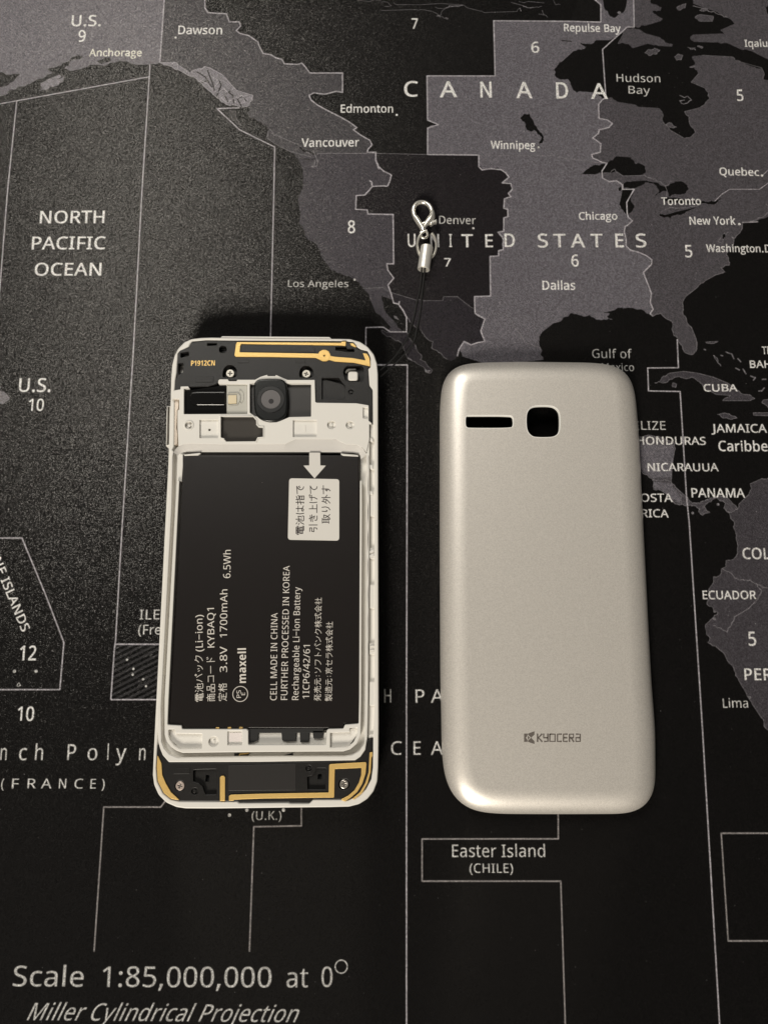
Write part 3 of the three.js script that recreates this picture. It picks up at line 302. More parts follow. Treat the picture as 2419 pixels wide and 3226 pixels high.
  line([0.3, 0.28, 0.28], w, `-48.62 36.59 -49.86 38.22 -62.89 38.27 -63.08 69.08`, `-17.59 36.23 -17.45 42.22 -28.33 42.45 -28.45 69.01`, `41.72 35 41.41 44.85 10.21 45 10.18 54.06 41.69 53.98 41.71 87.65`, `100.05 43.46 78.94 43.52 78.97 66.5 98.06 66.45`);
  // lettering
  text('U.S.', `-85.19 -164.91 -76.49 -165.01 3.39`); text('9', `-82.79 -160.2 -80.49 -160.22 3.47`); text('Anchorage', `-79.31 -155.67 -65.02 -155.82 2.18`, { ink: [0.95, 0.92, 0.8] });
  text('Dawson', `-55.89 -162.67 -43.41 -162.8 2.58`); dot(INK3, 0.32, `-56.22 -161.67`);
  text('7', `7.91 -165.08 9.93 -165.1 3.16`, { ink: INK3 }); text('6', `40.47 -158.15 43 -158.17 3.28`, { ink: INK3 });
  for (const [ch, at] of [['C', `5.65 -144.46 9.92 -144.51 4.56`], ['A', `15.71 -144.32 20.2 -144.37 4.67`], ['N', `26.09 -144.33 30.11 -144.37 4.67`], ['A', `36.31 -144.26 40.5 -144.3 4.78`], ['D', `46.54 -144.29 50.58 -144.33 4.78`], ['A', `56.45 -144.29 60.86 -144.33 4.57`]]) text(ch, at);
  text('Edmonton', `-11.25 -139.43 3.28 -139.58 2.35`); text('Vancouver', `-21.2 -129.22 -5.93 -129.51 2.44`); text('Winnipeg', `29.08 -129.16 40.94 -129.14 2.31`);
  dot(INK3, 0.32, `4.03 -138.89`, `24.07 -106.22`); dot(DIM, 0.32, `41.82 -129.69`, `-6.75 -91.63`);
  text('Repulse Bay', `49.54 -164.81 65.3 -164.7 2.3`); text('Iqaluit', `98.98 -160.48 107.25 -160.57 2.15`, { ink: INK3 });
  text('Hudson', `63.2 -149.41 75.67 -149.33 2.37`, { ink: INK2 }); text('Bay', `66.21 -145.87 72.43 -145.76 2.29`, { ink: INK2 });
  text('5', `95.66 -143.96 97.79 -143.98 3.36`); text('Quebec', `89.44 -122.04 100.26 -121.87 2.16`); text('Toronto', `73.7 -113.36 84.34 -113.46 2.13`); text('Chicago', `51.68 -108.95 62.03 -109.04 2.11`);
  text('New York', `80.57 -107.76 92.88 -107.86 2.24`); text('Washington.D', `84.71 -100.1 101.65 -100.11 2.08`, { ink: INK3 }); text('5', `78.94 -98.63 81.23 -98.65 3.38`);
  text('Denver', `14.88 -107.44 24.81 -107.4 2.23`, { ink: INK2 }); dot(INK3, 0.35, `100.89 -122.01`, `93.86 -108`);
  for (const [ch, at] of [['U', `6.66 -100.96 9.31 -100.98 3.57`], ['N', `12.51 -100.95 15.52 -100.97 3.57`], ['I', `17.69 -100.99 18.6 -101 3.58`], ['T', `20.95 -100.95 23.96 -100.98 3.58`], ['E', `26.68 -101 29.4 -101.02 3.58`], ['D', `31.75 -101.04 35.13 -101.07 3.71`], ['S', `40.56 -101.05 43.71 -101.08 3.78`], ['T', `44.91 -101.09 48.12 -101.12 3.71`], ['A', `49.51 -101.13 53.13 -101.16 3.71`], ['T', `54.65 -101.17 57.79 -101.2 3.71`], ['E', `60.63 -101.23 63.54 -101.25 3.72`], ['S', `66.14 -101.27 69.41 -101.3 3.78`]]) text(ch, at, { ink: INK3 });
  text('7', `16.26 -95.49 18.3 -95.51 2.32`, { ink: INK3 }); text('6', `49.26 -95.77 51.43 -95.79 3.23`); text('Dallas', `41.43 -89.31 50.29 -89.38 2.42`); text('8', `-8.83 -104.64 -6.58 -104.66 3.5`); text('Los Angeles', `-24.16 -89.45 -8.19 -89.52 1.89`, { ink: INK2 });
  text('NORTH', `-89.37 -106.7 -71.61 -106.92 3.48`); text('PACIFIC', `-90.89 -99.36 -71.26 -99.59 3.5`); text('OCEAN', `-89.41 -92.06 -71.45 -92.21 3.46`);
  text('U.S.', `-91 -60.91 -82.31 -60.97 3.53`); text('10', `-88 -55.99 -83.84 -56.02 3.07`); text('12', `-85.26 5.26 -80.88 5.24 3.36`); text('10', `-84.65 19.14 -80.33 19.12 3.17`); text('ILES', `-57.35 -4.55 -50.16 -4.58 2.31`, { ink: INK2 }); text('(Fren', `-57.42 -0.99 -49.71 -1.03 2.3`, { ink: INK2 });
  text('LINE ISLANDS', `-94.8 -21.47 -84.74 -1.22 2.1`, { ink: INK3 });
  for (const [ch, at] of [['n', `-87.83 28.01 -85.85 28 3.54`], ['c', `-83.49 27.99 -81.24 27.98 3.54`], ['h', `-79.9 27.98 -77.39 27.97 3.54`], ['P', `-72.51 27.95 -69.88 27.94 3.54`], ['o', `-67.68 27.93 -64.89 27.92 3.54`], ['l', `-63.02 27.92 -62.27 27.91 3.54`], ['y', `-60.87 27.91 -58.4 27.9 3.54`], ['n', `-55.72 27.89 -53.68 27.88 3.54`]]) text(ch, at, { ink: INK2 });
  for (const [ch, at] of [['(', `-86.92 34.28 -86.06 34.27 2.16`], ['F', `-84.73 34.27 -82.66 34.26 2.16`], ['R', `-81.16 34.25 -78.77 34.25 2.16`], ['A', `-77.65 34.24 -75.2 34.23 2.16`], ['N', `-73.81 34.23 -71.57 34.22 2.16`], ['C', `-70.19 34.22 -67.84 34.21 2.16`], ['E', `-66.62 34.2 -64.86 34.2 2.16`], [')', `-63.79 34.19 -62.88 34.19 2.16`]]) text(ch, at, { ink: INK2 });
  text('(U.K.)', `-29.02 40.94 -21.95 40.92 1.93`, { ink: DIM });
  text('Scale', `-80.95 76.16 -64.66 76.22 4.18`, { ink: DIM }); text('1:85,000,000', `-61.47 76.26 -23.07 76.28 4.18`, { ink: DIM }); text('at', `-20.29 76.28 -15.15 76.27 4.09`, { ink: DIM }); text('0', `-12.52 76.26 -9.59 76.26 4.18`, { ink: DIM });
  line(DIM, 0.3, circle(`-7.9 72.02`, 1.35, 24).concat([circle(`-7.9 72.02`, 1.35, 24)[0]]).map((q) => q.x + ' ' + q.y).join(' '));
  text('Miller Cylindrical Projection', `-77.43 82.96 -17.56 83.32 3.47`, { ink: DIM, italic: true });
  for (const [ch, at] of [['H', `1.09 14.56 3.38 14.55 3.09`], ['P', `8.29 14.58 11.13 14.57 3.09`], ['A', `12.39 14.56 15.39 14.55 3.09`], ['O', `-2.84 26.39 0.02 26.38 3.02`], ['C', `2.72 26.42 5.69 26.41 3.02`], ['E', `7.84 26.4 10.22 26.39 3.02`], ['A', `12.33 26.39 15.19 26.38 3.02`]]) text(ch, at, { ink: INK2 });
  text('Easter Island', `16.71 48.83 38.63 48.77 2.7`, { ink: INK2 }); text('(CHILE)', `20.84 52.3 31.03 52.27 1.99`, { ink: INK2 }); text('Lima', `80.99 15.44 87.46 15.41 2.14`, { ink: INK2 });
  text('Gulf of', `53.57 -70.94 63.8 -70.92 2.33`, { ink: INK2 }); text('Mexico', `55.82 -67.54 64.43 -67.57 2.01`, { ink: INK2 });
  text('BELIZE', `60.94 -52.13 71.66 -52.21 2.23`, { ink: INK2 }); text('HONDURAS', `63.78 -48.4 81.44 -48.43 2.01`, { ink: INK3 }); text('NICARAUUA', `66.15 -41.53 84 -41.58 1.99`, { ink: INK3 }); text('COSTA', `62.08 -33.84 72.14 -33.84 1.96`, { ink: INK3 }); text('RICA', `64.01 -29.98 70.93 -29.97 1.95`, { ink: INK3 });
  text('PANAMA', `76.61 -34.99 90.1 -35.02 2.26`); text('JAMAICA', `83.23 -51.63 96.78 -51.66 2.14`); text('Caribbean', `84.21 -46.85 100.87 -46.9 2.6`); text('CUBA', `81.45 -62.24 90.18 -62.3 1.88`); text('BAHAMAS', `93.54 -68.54 107.3 -68.64 1.9`); text('THE', `97.19 -72.3 101.16 -72.33 2.01`);
  text('COLOMBIA', `88.3 -19.77 107.1 -19.82 2.68`, { ink: INK3 }); text('ECUADOR', `77.81 -9.98 91.08 -10.05 1.99`, { ink: INK3 }); text('5', `88.19 0.89 90.4 0.88 3.27`, { ink: INK3 }); text('PERU', `86.5 9.09 96.34 9.13 2.68`, { ink: INK3 });
}
const mottle = noiseTex(256, () => rnd()).image.data;
function matHalf(z0) {
  const s = 2048 / (MAT.x1 - MAT.x0), h = Math.round(160 * s), c = canvas(2048, h), ctx = c.getContext('2d');
  drawMap(ctx, s, MAT.x0, z0);
  const im = ctx.getImageData(0, 0, 2048, h), d = im.data;           // the knit breaks every printed tone into threads, with a few specks of lint
  const thread = Array.from({ length: 1024 * 1024 }, () => (rnd() - 0.5) * 0.3);
  for (let y = 0, k = 0; y < h; y++) for (let x = 0; x < 2048; x++, k += 4) {
    const t = ((x + y) % 4 < 2 ? 0.04 : -0.04) + ((x - y + 8192) % 6 < 3 ? 0.03 : -0.03), f = 1 + t + thread[((y >> 1) * 1024 + (x >> 1)) % 1048576] + (rnd() + rnd() - 1) * 0.2;
    const lint = rnd() > 0.99985 ? 60 + rnd() * 120 : 0;
    d[k] = d[k] * f + lint; d[k + 1] = d[k + 1] * f + lint; d[k + 2] = d[k + 2] * f + lint;
  }
  ctx.putImageData(im, 0, 0);
  const t = tex(c); t.wrapS = t.wrapT = THREE.ClampToEdgeWrapping; return t;
}
// the knit: rows of little flanks leaning towards the edge nearest the camera, steeper on their far side, with duller flat threads between
const RIB = 512, blob = (() => { const n = RIB / 4, v = Array.from({ length: n * n }, () => rnd() + rnd() - 1); return (x, y) => { const X = x / 4, Y = y / 4, i = Math.floor(X), j = Math.floor(Y), f = X - i, g = Y - j, q = (a, b) => v[(b % n) * n + (a % n)]; return (q(i, j) * (1 - f) + q(i + 1, j) * f) * (1 - g) + (q(i, j + 1) * (1 - f) + q(i + 1, j + 1) * f) * g; }; })();
const [ribs, ribRough] = (() => {
  const n = RIB, d = new Uint8Array(n * n * 4), r = new Uint8Array(n * n * 4), gauss = () => { let s = 0; for (let i = 0; i < 6; i++) s += rnd(); return (s - 3) * 1.414; };
  for (let y = 0; y < n; y++) for (let x = 0; x < n; x++) {
    const i = y * n + x, flat = rnd() < 0.3, sz = flat ? 0.12 * gauss() : ((y & 1) ? 0.64 + 0.66 * rnd() + 0.12 * blob(x, y) : -1.5 - 0.5 * rnd()), sx = flat ? 0.1 * gauss() : -0.06 + 0.21 * rnd() + 0.02 * gauss() + 0.05 * blob(y, x);
    const l = Math.hypot(sx, sz, 1);                                     // u runs along +x, v along -z
    d[i * 4] = Math.round((sx / l * 0.5 + 0.5) * 255); d[i * 4 + 1] = Math.round((-sz / l * 0.5 + 0.5) * 255); d[i * 4 + 2] = Math.round((1 / l * 0.5 + 0.5) * 255); d[i * 4 + 3] = 255;
    r[i * 4] = r[i * 4 + 1] = r[i * 4 + 2] = flat ? 255 : 66; r[i * 4 + 3] = flat ? 12 : 255;
  }
  return [d, r].map((a) => { const t = new THREE.DataTexture(a, n, n); t.wrapS = t.wrapT = THREE.RepeatWrapping; t.magFilter = t.minFilter = THREE.NearestFilter; t.needsUpdate = true; return t; });
})();
const matMaterial = (z0) => {
  const [b, r] = [ribs, ribRough].map((t) => { const c = t.clone(); c.repeat.set(260 / 42, 160 / 42); return c; });
  return std({ name: 'printed_fabric', map: matHalf(z0), roughness: 1, roughnessMap: r, specularIntensityMap: r, normalMap: b, normalScale: new THREE.Vector2(1, 1), specularIntensity: 0.68 });
};
{
  const half = (z0) => { const g = new THREE.PlaneGeometry(260, 160); g.rotateX(-Math.PI / 2); g.translate(0, 0, z0 + 80); return g; };
  const body = new THREE.BoxGeometry(259.9, 3, 319.9); body.translate(0, -1.52, -45);
  const g = mergeGeometries([half(MAT.z0), half(MAT.zm), body], true); g.scale(MM, MM, MM);
  const mat = new THREE.Mesh(g, [matMaterial(MAT.z0), matMaterial(MAT.zm), M.cord]); mat.name = 'desk_mat'; mat.receiveShadow = true;
  mat.userData = { label: 'black fabric desk mat printed with a grey map of the Americas', kind: 'structure' }; scene.add(mat);
}

// ---------------------------------------------------------------- the opened phone, back up, without its cover
{
  const phone = thing('smartphone', 'white smartphone lying face down with its back cover off, battery and antenna parts bare', 'smartphone', [-25.2, -18]);
  const HR = 7.2;
  // outer shell: side wall with a rim, and a floor under the battery bay
  const outer = P(`-50.45 -56.69 -50.6 -61.7 -50.52 -65.58 -50.08 -67.93 -49.24 -69.89 -47.82 -71.48 -46.18 -72.32 -43.76 -72.65 -41.15 -72.75 -27.07 -72.62 -10.2 -72.65 -7.39 -72.61 -4.94 -71.9 -3.06 -70.63 -1.55 -68.68 -0.79 -66.34 -0.54 -63.61 -0.5 -59.54 -0.38 -42.61 0.12 18.22 0.11 24.88 0.07 28.18 -0.11 31.14 -0.92 33.26 -2.27 34.89 -4.13 36.03 -6.33 36.58 -10.74 36.7 -19.22 36.81 -30.96 37 -36.04 37.08 -42.47 37.07 -44.51 36.79 -46.76 35.86 -48.54 34.24 -49.64 32.13 -50.07 30.01 -50.12 25.08 -50.15 16.75 -50.21 -30.38 -50.21 -40.43 -50.37 -47.93`, 2.2);
  const inner = P(`-49.49 -56.69 -49.56 -59.19 -49.55 -61.7 -49.31 -63.64 -49.28 -65.98 -49.15 -68.72 -46.65 -70.27 -46.32 -71.19 -45.87 -71.59 -42.61 -71.95 -27.05 -71.87 -11.13 -71.99 -8.32 -71.97 -6.63 -71.67 -5.59 -70.42 -4.55 -69.68 -3.14 -69.49 -2.33 -67.69 -2.42 -65.35 -2.92 -65.05 -2.61 -60.68 -1.82 -59.63 -1.71 -51.59 -1.7 -51.48 -1.35 -50.15 -1.29 -42.61 -0.84 14.19 -1.07 21.24 -1.12 28.19 -1.45 30.65 -2.63 32.78 -4.31 34.25 -6.52 35.15 -8.05 35.04 -14.33 35.1 -15.17 35.88 -19.41 35.89 -19.75 35.73 -30.63 35.87 -31.01 35.56 -43.89 35.55 -45.78 35.17 -47.54 33.91 -49 31.31 -49.39 28.37 -49.36 25.07 -49.33 20.76 -49.43 13.38 -48.91 -30.38 -49.2 -40.43 -49.29 -44.55 -49.05 -45.3 -49.36 -54.01`, 0.5);
  const well = P(`-47 -43.39 -9.42 -44.23 -4.7 -43.36 -4.29 18.97 -4.47 18.72 -11.68 20.25 -29.11 20.32 -43.89 20.38 -47.29 19.26`, 0.4);
  part('outer_shell', [slab(outer, 0, HR, { holes: [inner], bevel: 0.28, seg: 3 }), slab(box4(-49.2, -70.5, -1, 35.6, 6), 4.9, 5.5, { holes: [well], bevel: 0 })], M.white, phone);
  part('screen_back', slab(box4(-49, -70, -1.2, 35, 6), 0.2, 1.1, { bevel: 0 }), M.blackDeep, phone);
  part('receiver_strip', slab(P(`-39.27 -72.73 -38.69 -73.17 -12.46 -73.17 -11.8 -72.58`, 0.2), 1.5, 7.0, { bevel: 0.15 }), M.white, phone, 'slim white strip proud of the top edge');
  part('side_button', slab(P(`-51.37 -55.39 -50.49 -55.39 -50.39 -52.6 -50.15 -45.77 -50.54 -45.39 -51.12 -45.43 -51.4 -53.74`, 0.15), 2.2, 6.7, { bevel: 0.2 }), M.white, phone);
  part('button_contact', slab(P(`-49.91 -57.11 -48.54 -57.21 -48.45 -54.52 -48.74 -54.43 -48.71 -51.39 -48.74 -49.85 -48.39 -48.34 -48.36 -45.88 -49.17 -45.53 -49.72 -45.53 -49.86 -48.8 -49.99 -49.94 -49.85 -53.75`, 0.2), 5.4, 6.9, { bevel: 0.1 }), M.brownSteel, phone, 'tan metal strip beside the side button');
  // frame of the battery bay: a thin wall that runs down the left, round the bottom and up the right
  const frame = P(`-49.62 -44.45 -49.61 -38.48 -49.59 -30.31 -49.68 17.55 -49.11 22.87 -48.7 24.19 -47.99 25.7 -46.58 27.18 -26.24 27.04 -5.07 26.63 -3.88 25.83 -2.83 24.34 -2.44 22.02 -2.33 18.19 -2.27 13.15 -2.31 -30.59 -2.45 -43.25 -2.55 -45.5 -3.16 -44 -3.1 -40.63 -3.01 -30.59 -2.61 13.15 -2.65 21.36 -3.08 23.02 -4.23 24.68 -5.76 25.51 -7.47 25.77 -26.28 25.92 -44.58 26.23 -46.5 25.5 -47.76 24.19 -48.42 22.7 -48.92 15.03 -48.8 -30.32 -48.99 -38.49 -49.13 -42.76 -48.98 -44.08`, 0.5);
  part('bay_frame', slab(frame, 5.4, 7.45, { bevel: 0.18, seg: 3 }), M.white, phone);
  // the tray that holds the battery, with its moulded pockets
  const tray = P(`-47.88 -37.03 -47.38 -37.07 -47.23 -36.62 -47.25 13.34 -47.2 19.1 -44.04 19.25 -43.9 20.02 -29.45 19.96 -29.06 20.36 -28.96 23.37 -26.34 23.36 -11.61 23.27 -11.53 20.22 -11.16 19.85 -7.8 19.77 -7.47 18.92 -4.36 18.66 -4.31 13.15 -4.58 -30.56 -4.64 -37.17 -4.17 -37.19 -4.06 -30.57 -3.83 13.15 -3.89 21.19 -4.73 23.02 -6.12 24.21 -7.65 24.71 -26.29 24.88 -43.59 25.15 -44.97 24.69 -46.21 23.87 -47.23 22.68 -47.77 21.2 -48.17 13.34`, 0.35);
  const pocketA = P(`-46.94 20.12 -45.48 20.12 -45.4 20.97 -39.35 21.04 -39.28 24.24 -44.17 24.26 -45.48 23.52 -46.45 22.36 -46.88 21.2`, 0.2), pocketB = P(`-10.72 20.68 -6.34 20.51 -6.35 19.63 -4.66 19.57 -4.75 21.2 -5.49 22.7 -6.64 23.7 -10.67 23.88`, 0.2);
  const bossC = pts(`-36.74 22.69`)[0], sq = P(`-33.68 20.45 -30.48 20.41 -30.38 23.39 -33.56 23.44`, 0.12);
  part('battery_tray', [slab(tray, 5.4, 7.6, { holes: [pocketA, pocketB, circle(bossC, 1.1), sq], bevel: 0.16 }), slab(P(`-10.74 20.72 -4.67 19.61 -4.76 21.25 -6.66 23.75 -10.69 23.93`, 0.1), 5.6, 6.7, { bevel: 0 }), slab(P(`-47.04 20.17 -39.44 21.09 -39.37 24.29 -44.27 24.31 -46.55 22.41`, 0.1), 5.6, 6.7, { bevel: 0 }),
    disc(bossC, 1.2, 5.6, 7.05, 0), disc(bossC, 0.3, 7.05, 7.35, 0.1), slab(sq, 5.6, 7.1, { bevel: 0 }), slab(P(`-29.28 20.98 -11.72 20.82 -11.67 23.49 -29.19 23.56`), 5.5, 6.3, { bevel: 0 })], M.white, phone);
  part('tray_sticker', slab(P(`-33.39 20.87 -30.64 20.83 -30.58 22.69 -33.32 22.75`), 7.1, 7.18, { bevel: 0 }), std({ color: lin(0.8, 0.74, 0.72), roughness: 0.5 }), phone, 'small square white sticker in the tray');
  for (const s of [`-29.07 19.98 -12.23 19.69 -12.21 20.78 -26.86 20.87 -26.98 22.47 -28.03 22.94 -28.97 23.01`, `-21.77 20.65 -18.37 20.64 -18.43 22.57 -20.59 22.74 -21.53 22.48`, `-17.62 20.63 -15.48 20.63 -15.51 22.79 -17.47 22.8`, `-14.77 20.29 -12.25 20.28 -12.36 21.86 -13.22 22.08 -14.53 21.95`]) part('battery_connector', slab(P(s, 0.12), 5.6, 6.9, { bevel: 0.1 }), M.blackDeep, phone);
  for (const s of [`-36.04 19.9`, `-33.39 19.86`, `-30.81 19.83`]) { const c = pts(s)[0]; part('battery_contact', slab(box4(c.x - 0.42, c.y - 0.3, c.x + 0.42, c.y + 0.35, 0.1), 6.6, 7.25, { bevel: 0.08 }), M.gold, phone); }
  for (const s of [`-32.4 25.44 -28.72 25.42 -29.36 26.02 -32.38 26.07`, `-21.51 25.93 -19.14 25.29 -19.12 25.92`]) part('gutter_opening', slab(P(s), 5.4, 5.56, { bevel: 0 }), M.blackDeep, phone);
  part('gutter_trace', slab(stroke(P(`-31.19 25.97 -31.15 25.64 -29.86 25.53 -29.09 25.36`), 0.3), 5.56, 5.72, { bevel: 0.04 }), M.gold, phone);
  // sloping upper wall of the bay, and the white tabs over the battery's top corners
  part('bay_slope', loft(pts(`-48.94 -43.6 -48.62 -44.35 -47.8 -45.11 -46.59 -45.62 -44.6 -45.8 -37.67 -45.66 -26.18 -45.77 -22.54 -45.81 -20.01 -47.03 -10.52 -47.1 -8.14 -45.89 -5.58 -45.76 -4.11 -45.11 -3.12 -43.53`), 7.75, pts(`-47.93 -43.08 -47.54 -43.65 -46.73 -43.95 -42.54 -43.98 -30.85 -44.05 -26.25 -44.08 -17.11 -44.14 -9.8 -44.15 -6.14 -44.06 -4.67 -43.64 -4.47 -42.42`), 6.85, 90), M.whiteRough, phone);
  part('bay_frame', slab(P(`-7.97 -46.14 -2.46 -47.29 -2.43 -43.07 -3.09 -43.53 -3.79 -45.08 -5.23 -45.86`, 0.2), 6.2, 7.5, { bevel: 0.12 }), M.white, phone);
  part('bay_slope', slab(P(`-48.18 -43.1 -47.88 -43.71 -46.88 -43.39 -46.74 -40.49 -46.85 -36.77 -47.42 -36.77 -47.56 -37.14 -48.07 -37.14`, 0.2), 5.4, 6.9, { bevel: 0.15 }), M.white, phone);
  for (const s of [`-46.57 -43.23 -42.68 -43.67 -42.55 -43.56 -43.11 -43.07 -46.38 -42.93`, `-9.37 -43.77 -5.2 -43.38 -4.98 -43.01 -8.66 -43.18 -9.12 -43.43`]) part('bay_tab', slab(P(s, 0.15), 6.9, 7.5, { bevel: 0.12 }), M.white, phone);
  // channel with clip pockets on the right
  part('channel_floor', slab(P(`-2.5 -51.3 -1.29 -51.49 -1.21 -40.9 -0.71 13.22 -1.04 21.15 -2.38 22.08 -2.45 22.33 -2.35 13.23 -2.53 -40.89`, 0.1), 5.4, 6.2, { bevel: 0 }), M.white, phone);
  for (const s of [`-2.42 -51.15 -1.16 -51.16 -1.14 -47.4 -2.39 -47.39`, `-2.34 -41.05 -1.1 -41.06 -1.09 -39.96 -2.33 -39.95`, `-2.29 -34.84 -1.06 -34.84 -1.01 -28.7 -2.24 -28.69`, `-2.19 -21.21 -0.96 -21.22 -0.95 -18.6 -2.17 -18.6`, `-2.12 -12.63 -0.91 -12.63 -0.87 -7.11 -2.08 -7.1`, `-2.07 0.84 -0.82 0.83 -0.8 3.4 -2.05 3.4`, `-2 9.45 -0.76 9.45 -0.72 14.8 -1.96 14.81`, `-2.02 21.14 -0.74 20.93 -0.73 21.65 -2.11 22.07`]) part('channel_rib', slab(P(s, 0.2), 6.1, 6.85, { bevel: 0.16 }), M.white, phone);
  for (const s of [`-2.4 -47.91 -1.58 -47.4 -1.54 -46.65 -2.39 -46.89`, `-2.34 -41.25 -1.63 -40.92 -1.38 -39.84 -2.34 -40.21`, `-2.29 -34.79 -1.58 -34.6 -1.38 -33.68 -2.29 -33.9`, `-2.23 -20.48 -1.13 -21.04 -1.12 -20.26 -2.23 -19.81`, `-2.23 -19.47 -1.12 -20.04 -1.12 -19.26 -2.22 -18.81`, `-1.95 1.37 -0.98 1.26 -0.97 1.58 -1.95 1.69`, `-1.95 2.33 -0.97 2.22 -0.97 2.54 -1.94 2.65`]) part('cover_clip', slab(P(s, 0.15), 6.2, 7.15, { bevel: 0.14 }), M.white, phone);
  // white plate round the camera
  const camHole = P(`-31.4 -60.75 -29.83 -61.08 -28.62 -61.67 -26.67 -61.92 -24.26 -61.76 -22.56 -60.9 -16.64 -61 -16.47 -52.67 -21.68 -52.52 -23.05 -51.88 -24.69 -51.24 -26.36 -51.22 -27.86 -51.67 -29.16 -52.52 -30 -52.75 -31.14 -53.55`, 0.2);
    const padHole = P(`-38.06 -52.6 -30.44 -52.65 -29.56 -51.67 -29.49 -50.53 -28.96 -50.05 -27.87 -49.98 -27.79 -47.6 -29.14 -47.48 -29.55 -46.5 -36.54 -46.38 -37.15 -47.2 -37.85 -47.38`, 0.15);
  const plateOut = P(`-50.12 -56.62 -49.96 -58.54 -49.39 -59 -48.04 -59.24 -48 -59.97 -46.2 -60.03 -45.89 -59.6 -47.17 -59.4 -46.9 -53.07 -31.74 -53.24 -32.03 -60.66 -38.82 -60.65 -39.05 -60.96 -39 -61.54 -38.68 -61.85 -36.74 -61.86 -36.41 -61.4 -34.57 -61.42 -34.5 -61.77 -30.15 -61.8 -28.91 -62.54 -27.27 -63.09 -27.18 -62.74 -25.3 -62.76 -25.19 -63.07 -23.89 -62.48 -22.36 -61.81 -15.78 -61.86 -15.52 -56.39 -15.22 -56.14 -5.69 -56.07 -2.74 -55.58 -2.7 -55.04 -2.67 -51.72 -1.86 -51.06 -2.52 -50.87 -2.49 -47.19 -3.16 -43.9 -4.11 -45.11 -5.58 -45.76 -8.14 -45.89 -10.52 -47.1 -20.01 -47.03 -22.54 -45.81 -26.18 -45.77 -37.67 -45.66 -44.6 -45.8 -46.59 -45.62 -47.8 -45.11 -48.04 -47.73 -48.24 -49.61 -48.42 -53.4 -48.45 -54 -48.06 -54.2 -48.19 -56.91 -49.58 -56.9`, 0.12);
  const c1 = pts(`-45.53 -50.29`)[0], c2 = pts(`-11.53 -50.62`)[0], c3 = pts(`-7.1 -50.61`)[0], hole = pts(`-40.74 -49.38`)[0];
  const sqR = P(`-43.07 -51.69 -38.65 -51.76 -38.47 -47.27 -42.87 -47.2`, 0.1), rectR = P(`-20.76 -51.75 -15.12 -51.79 -15.04 -47.69 -20.67 -47.61`, 0.15), notch = P(`-4.06 -55.07 -2.85 -54.93 -2.82 -52.11 -4.04 -52.37`, 0.1);
  const plate = [slab(plateOut, 7.35, 7.85, { holes: [camHole, padHole, circle(c1, 1.05), circle(c2, 1.02), circle(c3, 1.0), sqR, rectR, notch], bevel: 0.1 }),
    slab(plateOut, 5.4, 7.3, { holes: [camHole, padHole, circle(hole, 0.32)], bevel: 0 })];
  part('camera_plate', plate, M.white, phone);
  // raised lips round the openings
  { const l = pts(`-37.1 -46.96 -37.84 -47.18 -37.96 -47.44 -38.16 -52.61 -30.3 -52.67 -29.42 -51.65 -29.35 -50.59 -28.86 -50.03 -27.73 -50 -27.65 -47.44 -28.99 -47.28 -29.4 -46.34`); part('plate_lip', l.slice(1).map((q, i) => { const d = q.clone().sub(l[i]).setLength(0.13); return slab(stroke([l[i].clone().sub(d), q.clone().add(d)], 0.27), 7.8, 8.04 + i * 0.002, { bevel: 0.08 }); }), M.white, phone); }
  part('moulded_boss', [ring(c1, 1.2, 0.92, 7.6, 8.0, 0.12), disc(c1, 0.34, 7.3, 7.75, 0.12), disc(c2, 0.28, 7.3, 7.75, 0.08), disc(c3, 0.32, 7.3, 7.7, 0.1)], M.white, phone);
  part('moulded_mark', slab(P(`-18 -50.56 -17.82 -50.56 -17.78 -48.96 -17.97 -48.96`), 7.3, 7.42, { bevel: 0.03 }), M.white, phone);
  part('dark_inner_floor', slab(box4(-47.5, -70, -3, -44.6, 5), 4.9, 6.0, { bevel: 0 }), M.blackDeep, phone);
  const lowOut = P(`-49.26 23.39 -48.86 23.76 -48.17 25.57 -46.63 27.31 -26.27 27.18 -5.04 26.79 -3.54 25.56 -2.53 23.58 -2.4 22.3 -1.29 21.91 -1.19 28.16 -1.52 30.62 -2.66 32.71 -4.34 34.15 -7.36 35 -14.32 34.99 -15.15 35.77 -19.39 35.79 -19.73 35.59 -30.59 35.76 -30.98 35.45 -43.85 35.45 -45.73 35.07 -47.45 33.81 -48.91 31.28 -49.29 28.34 -49.26 25.05`, 0.3);
  part('dark_inner_floor', slab(lowOut, 5.45, 5.57, { bevel: 0 }), M.blackDeep, phone);
  // infrared window, flash, camera
  const win = part('infrared_window', slab(P(`-47.25 -59.08 -37.28 -60.78 -37.03 -53.29 -46.97 -53.22`, 0.15), 6.0, 7.0, { bevel: 0.1 }), M.blackGloss, phone, 'glossy black sensor window left of the flash');
  part('window_bulge', slab(P(`-45.83 -57.68 -45.23 -58.64 -44.13 -58.8 -37.24 -58.85 -37.11 -55.44 -43.98 -55.39 -45.1 -55.77 -45.73 -56.72`, 0.4), 6.9, 7.6, { bevel: 0.3, seg: 4 }), M.blackGloss, win);
  const flash = part('flash_unit', slab(P(`-37.07 -60.69 -32.16 -60.73 -31.84 -53.45 -36.79 -53.38`, 0.1), 6.0, 7.3, { bevel: 0.1 }), M.diffuser, phone, 'pale translucent flash cover beside the camera');
  const fc = pts(`-35.51 -56.92`)[0];
  part('flash_diode', slab(P(`-36.54 -57.96 -34.55 -58.05 -34.44 -55.9 -36.5 -55.81`, 0.12), 7.28, 7.5, { bevel: 0.08 }), M.led, flash);
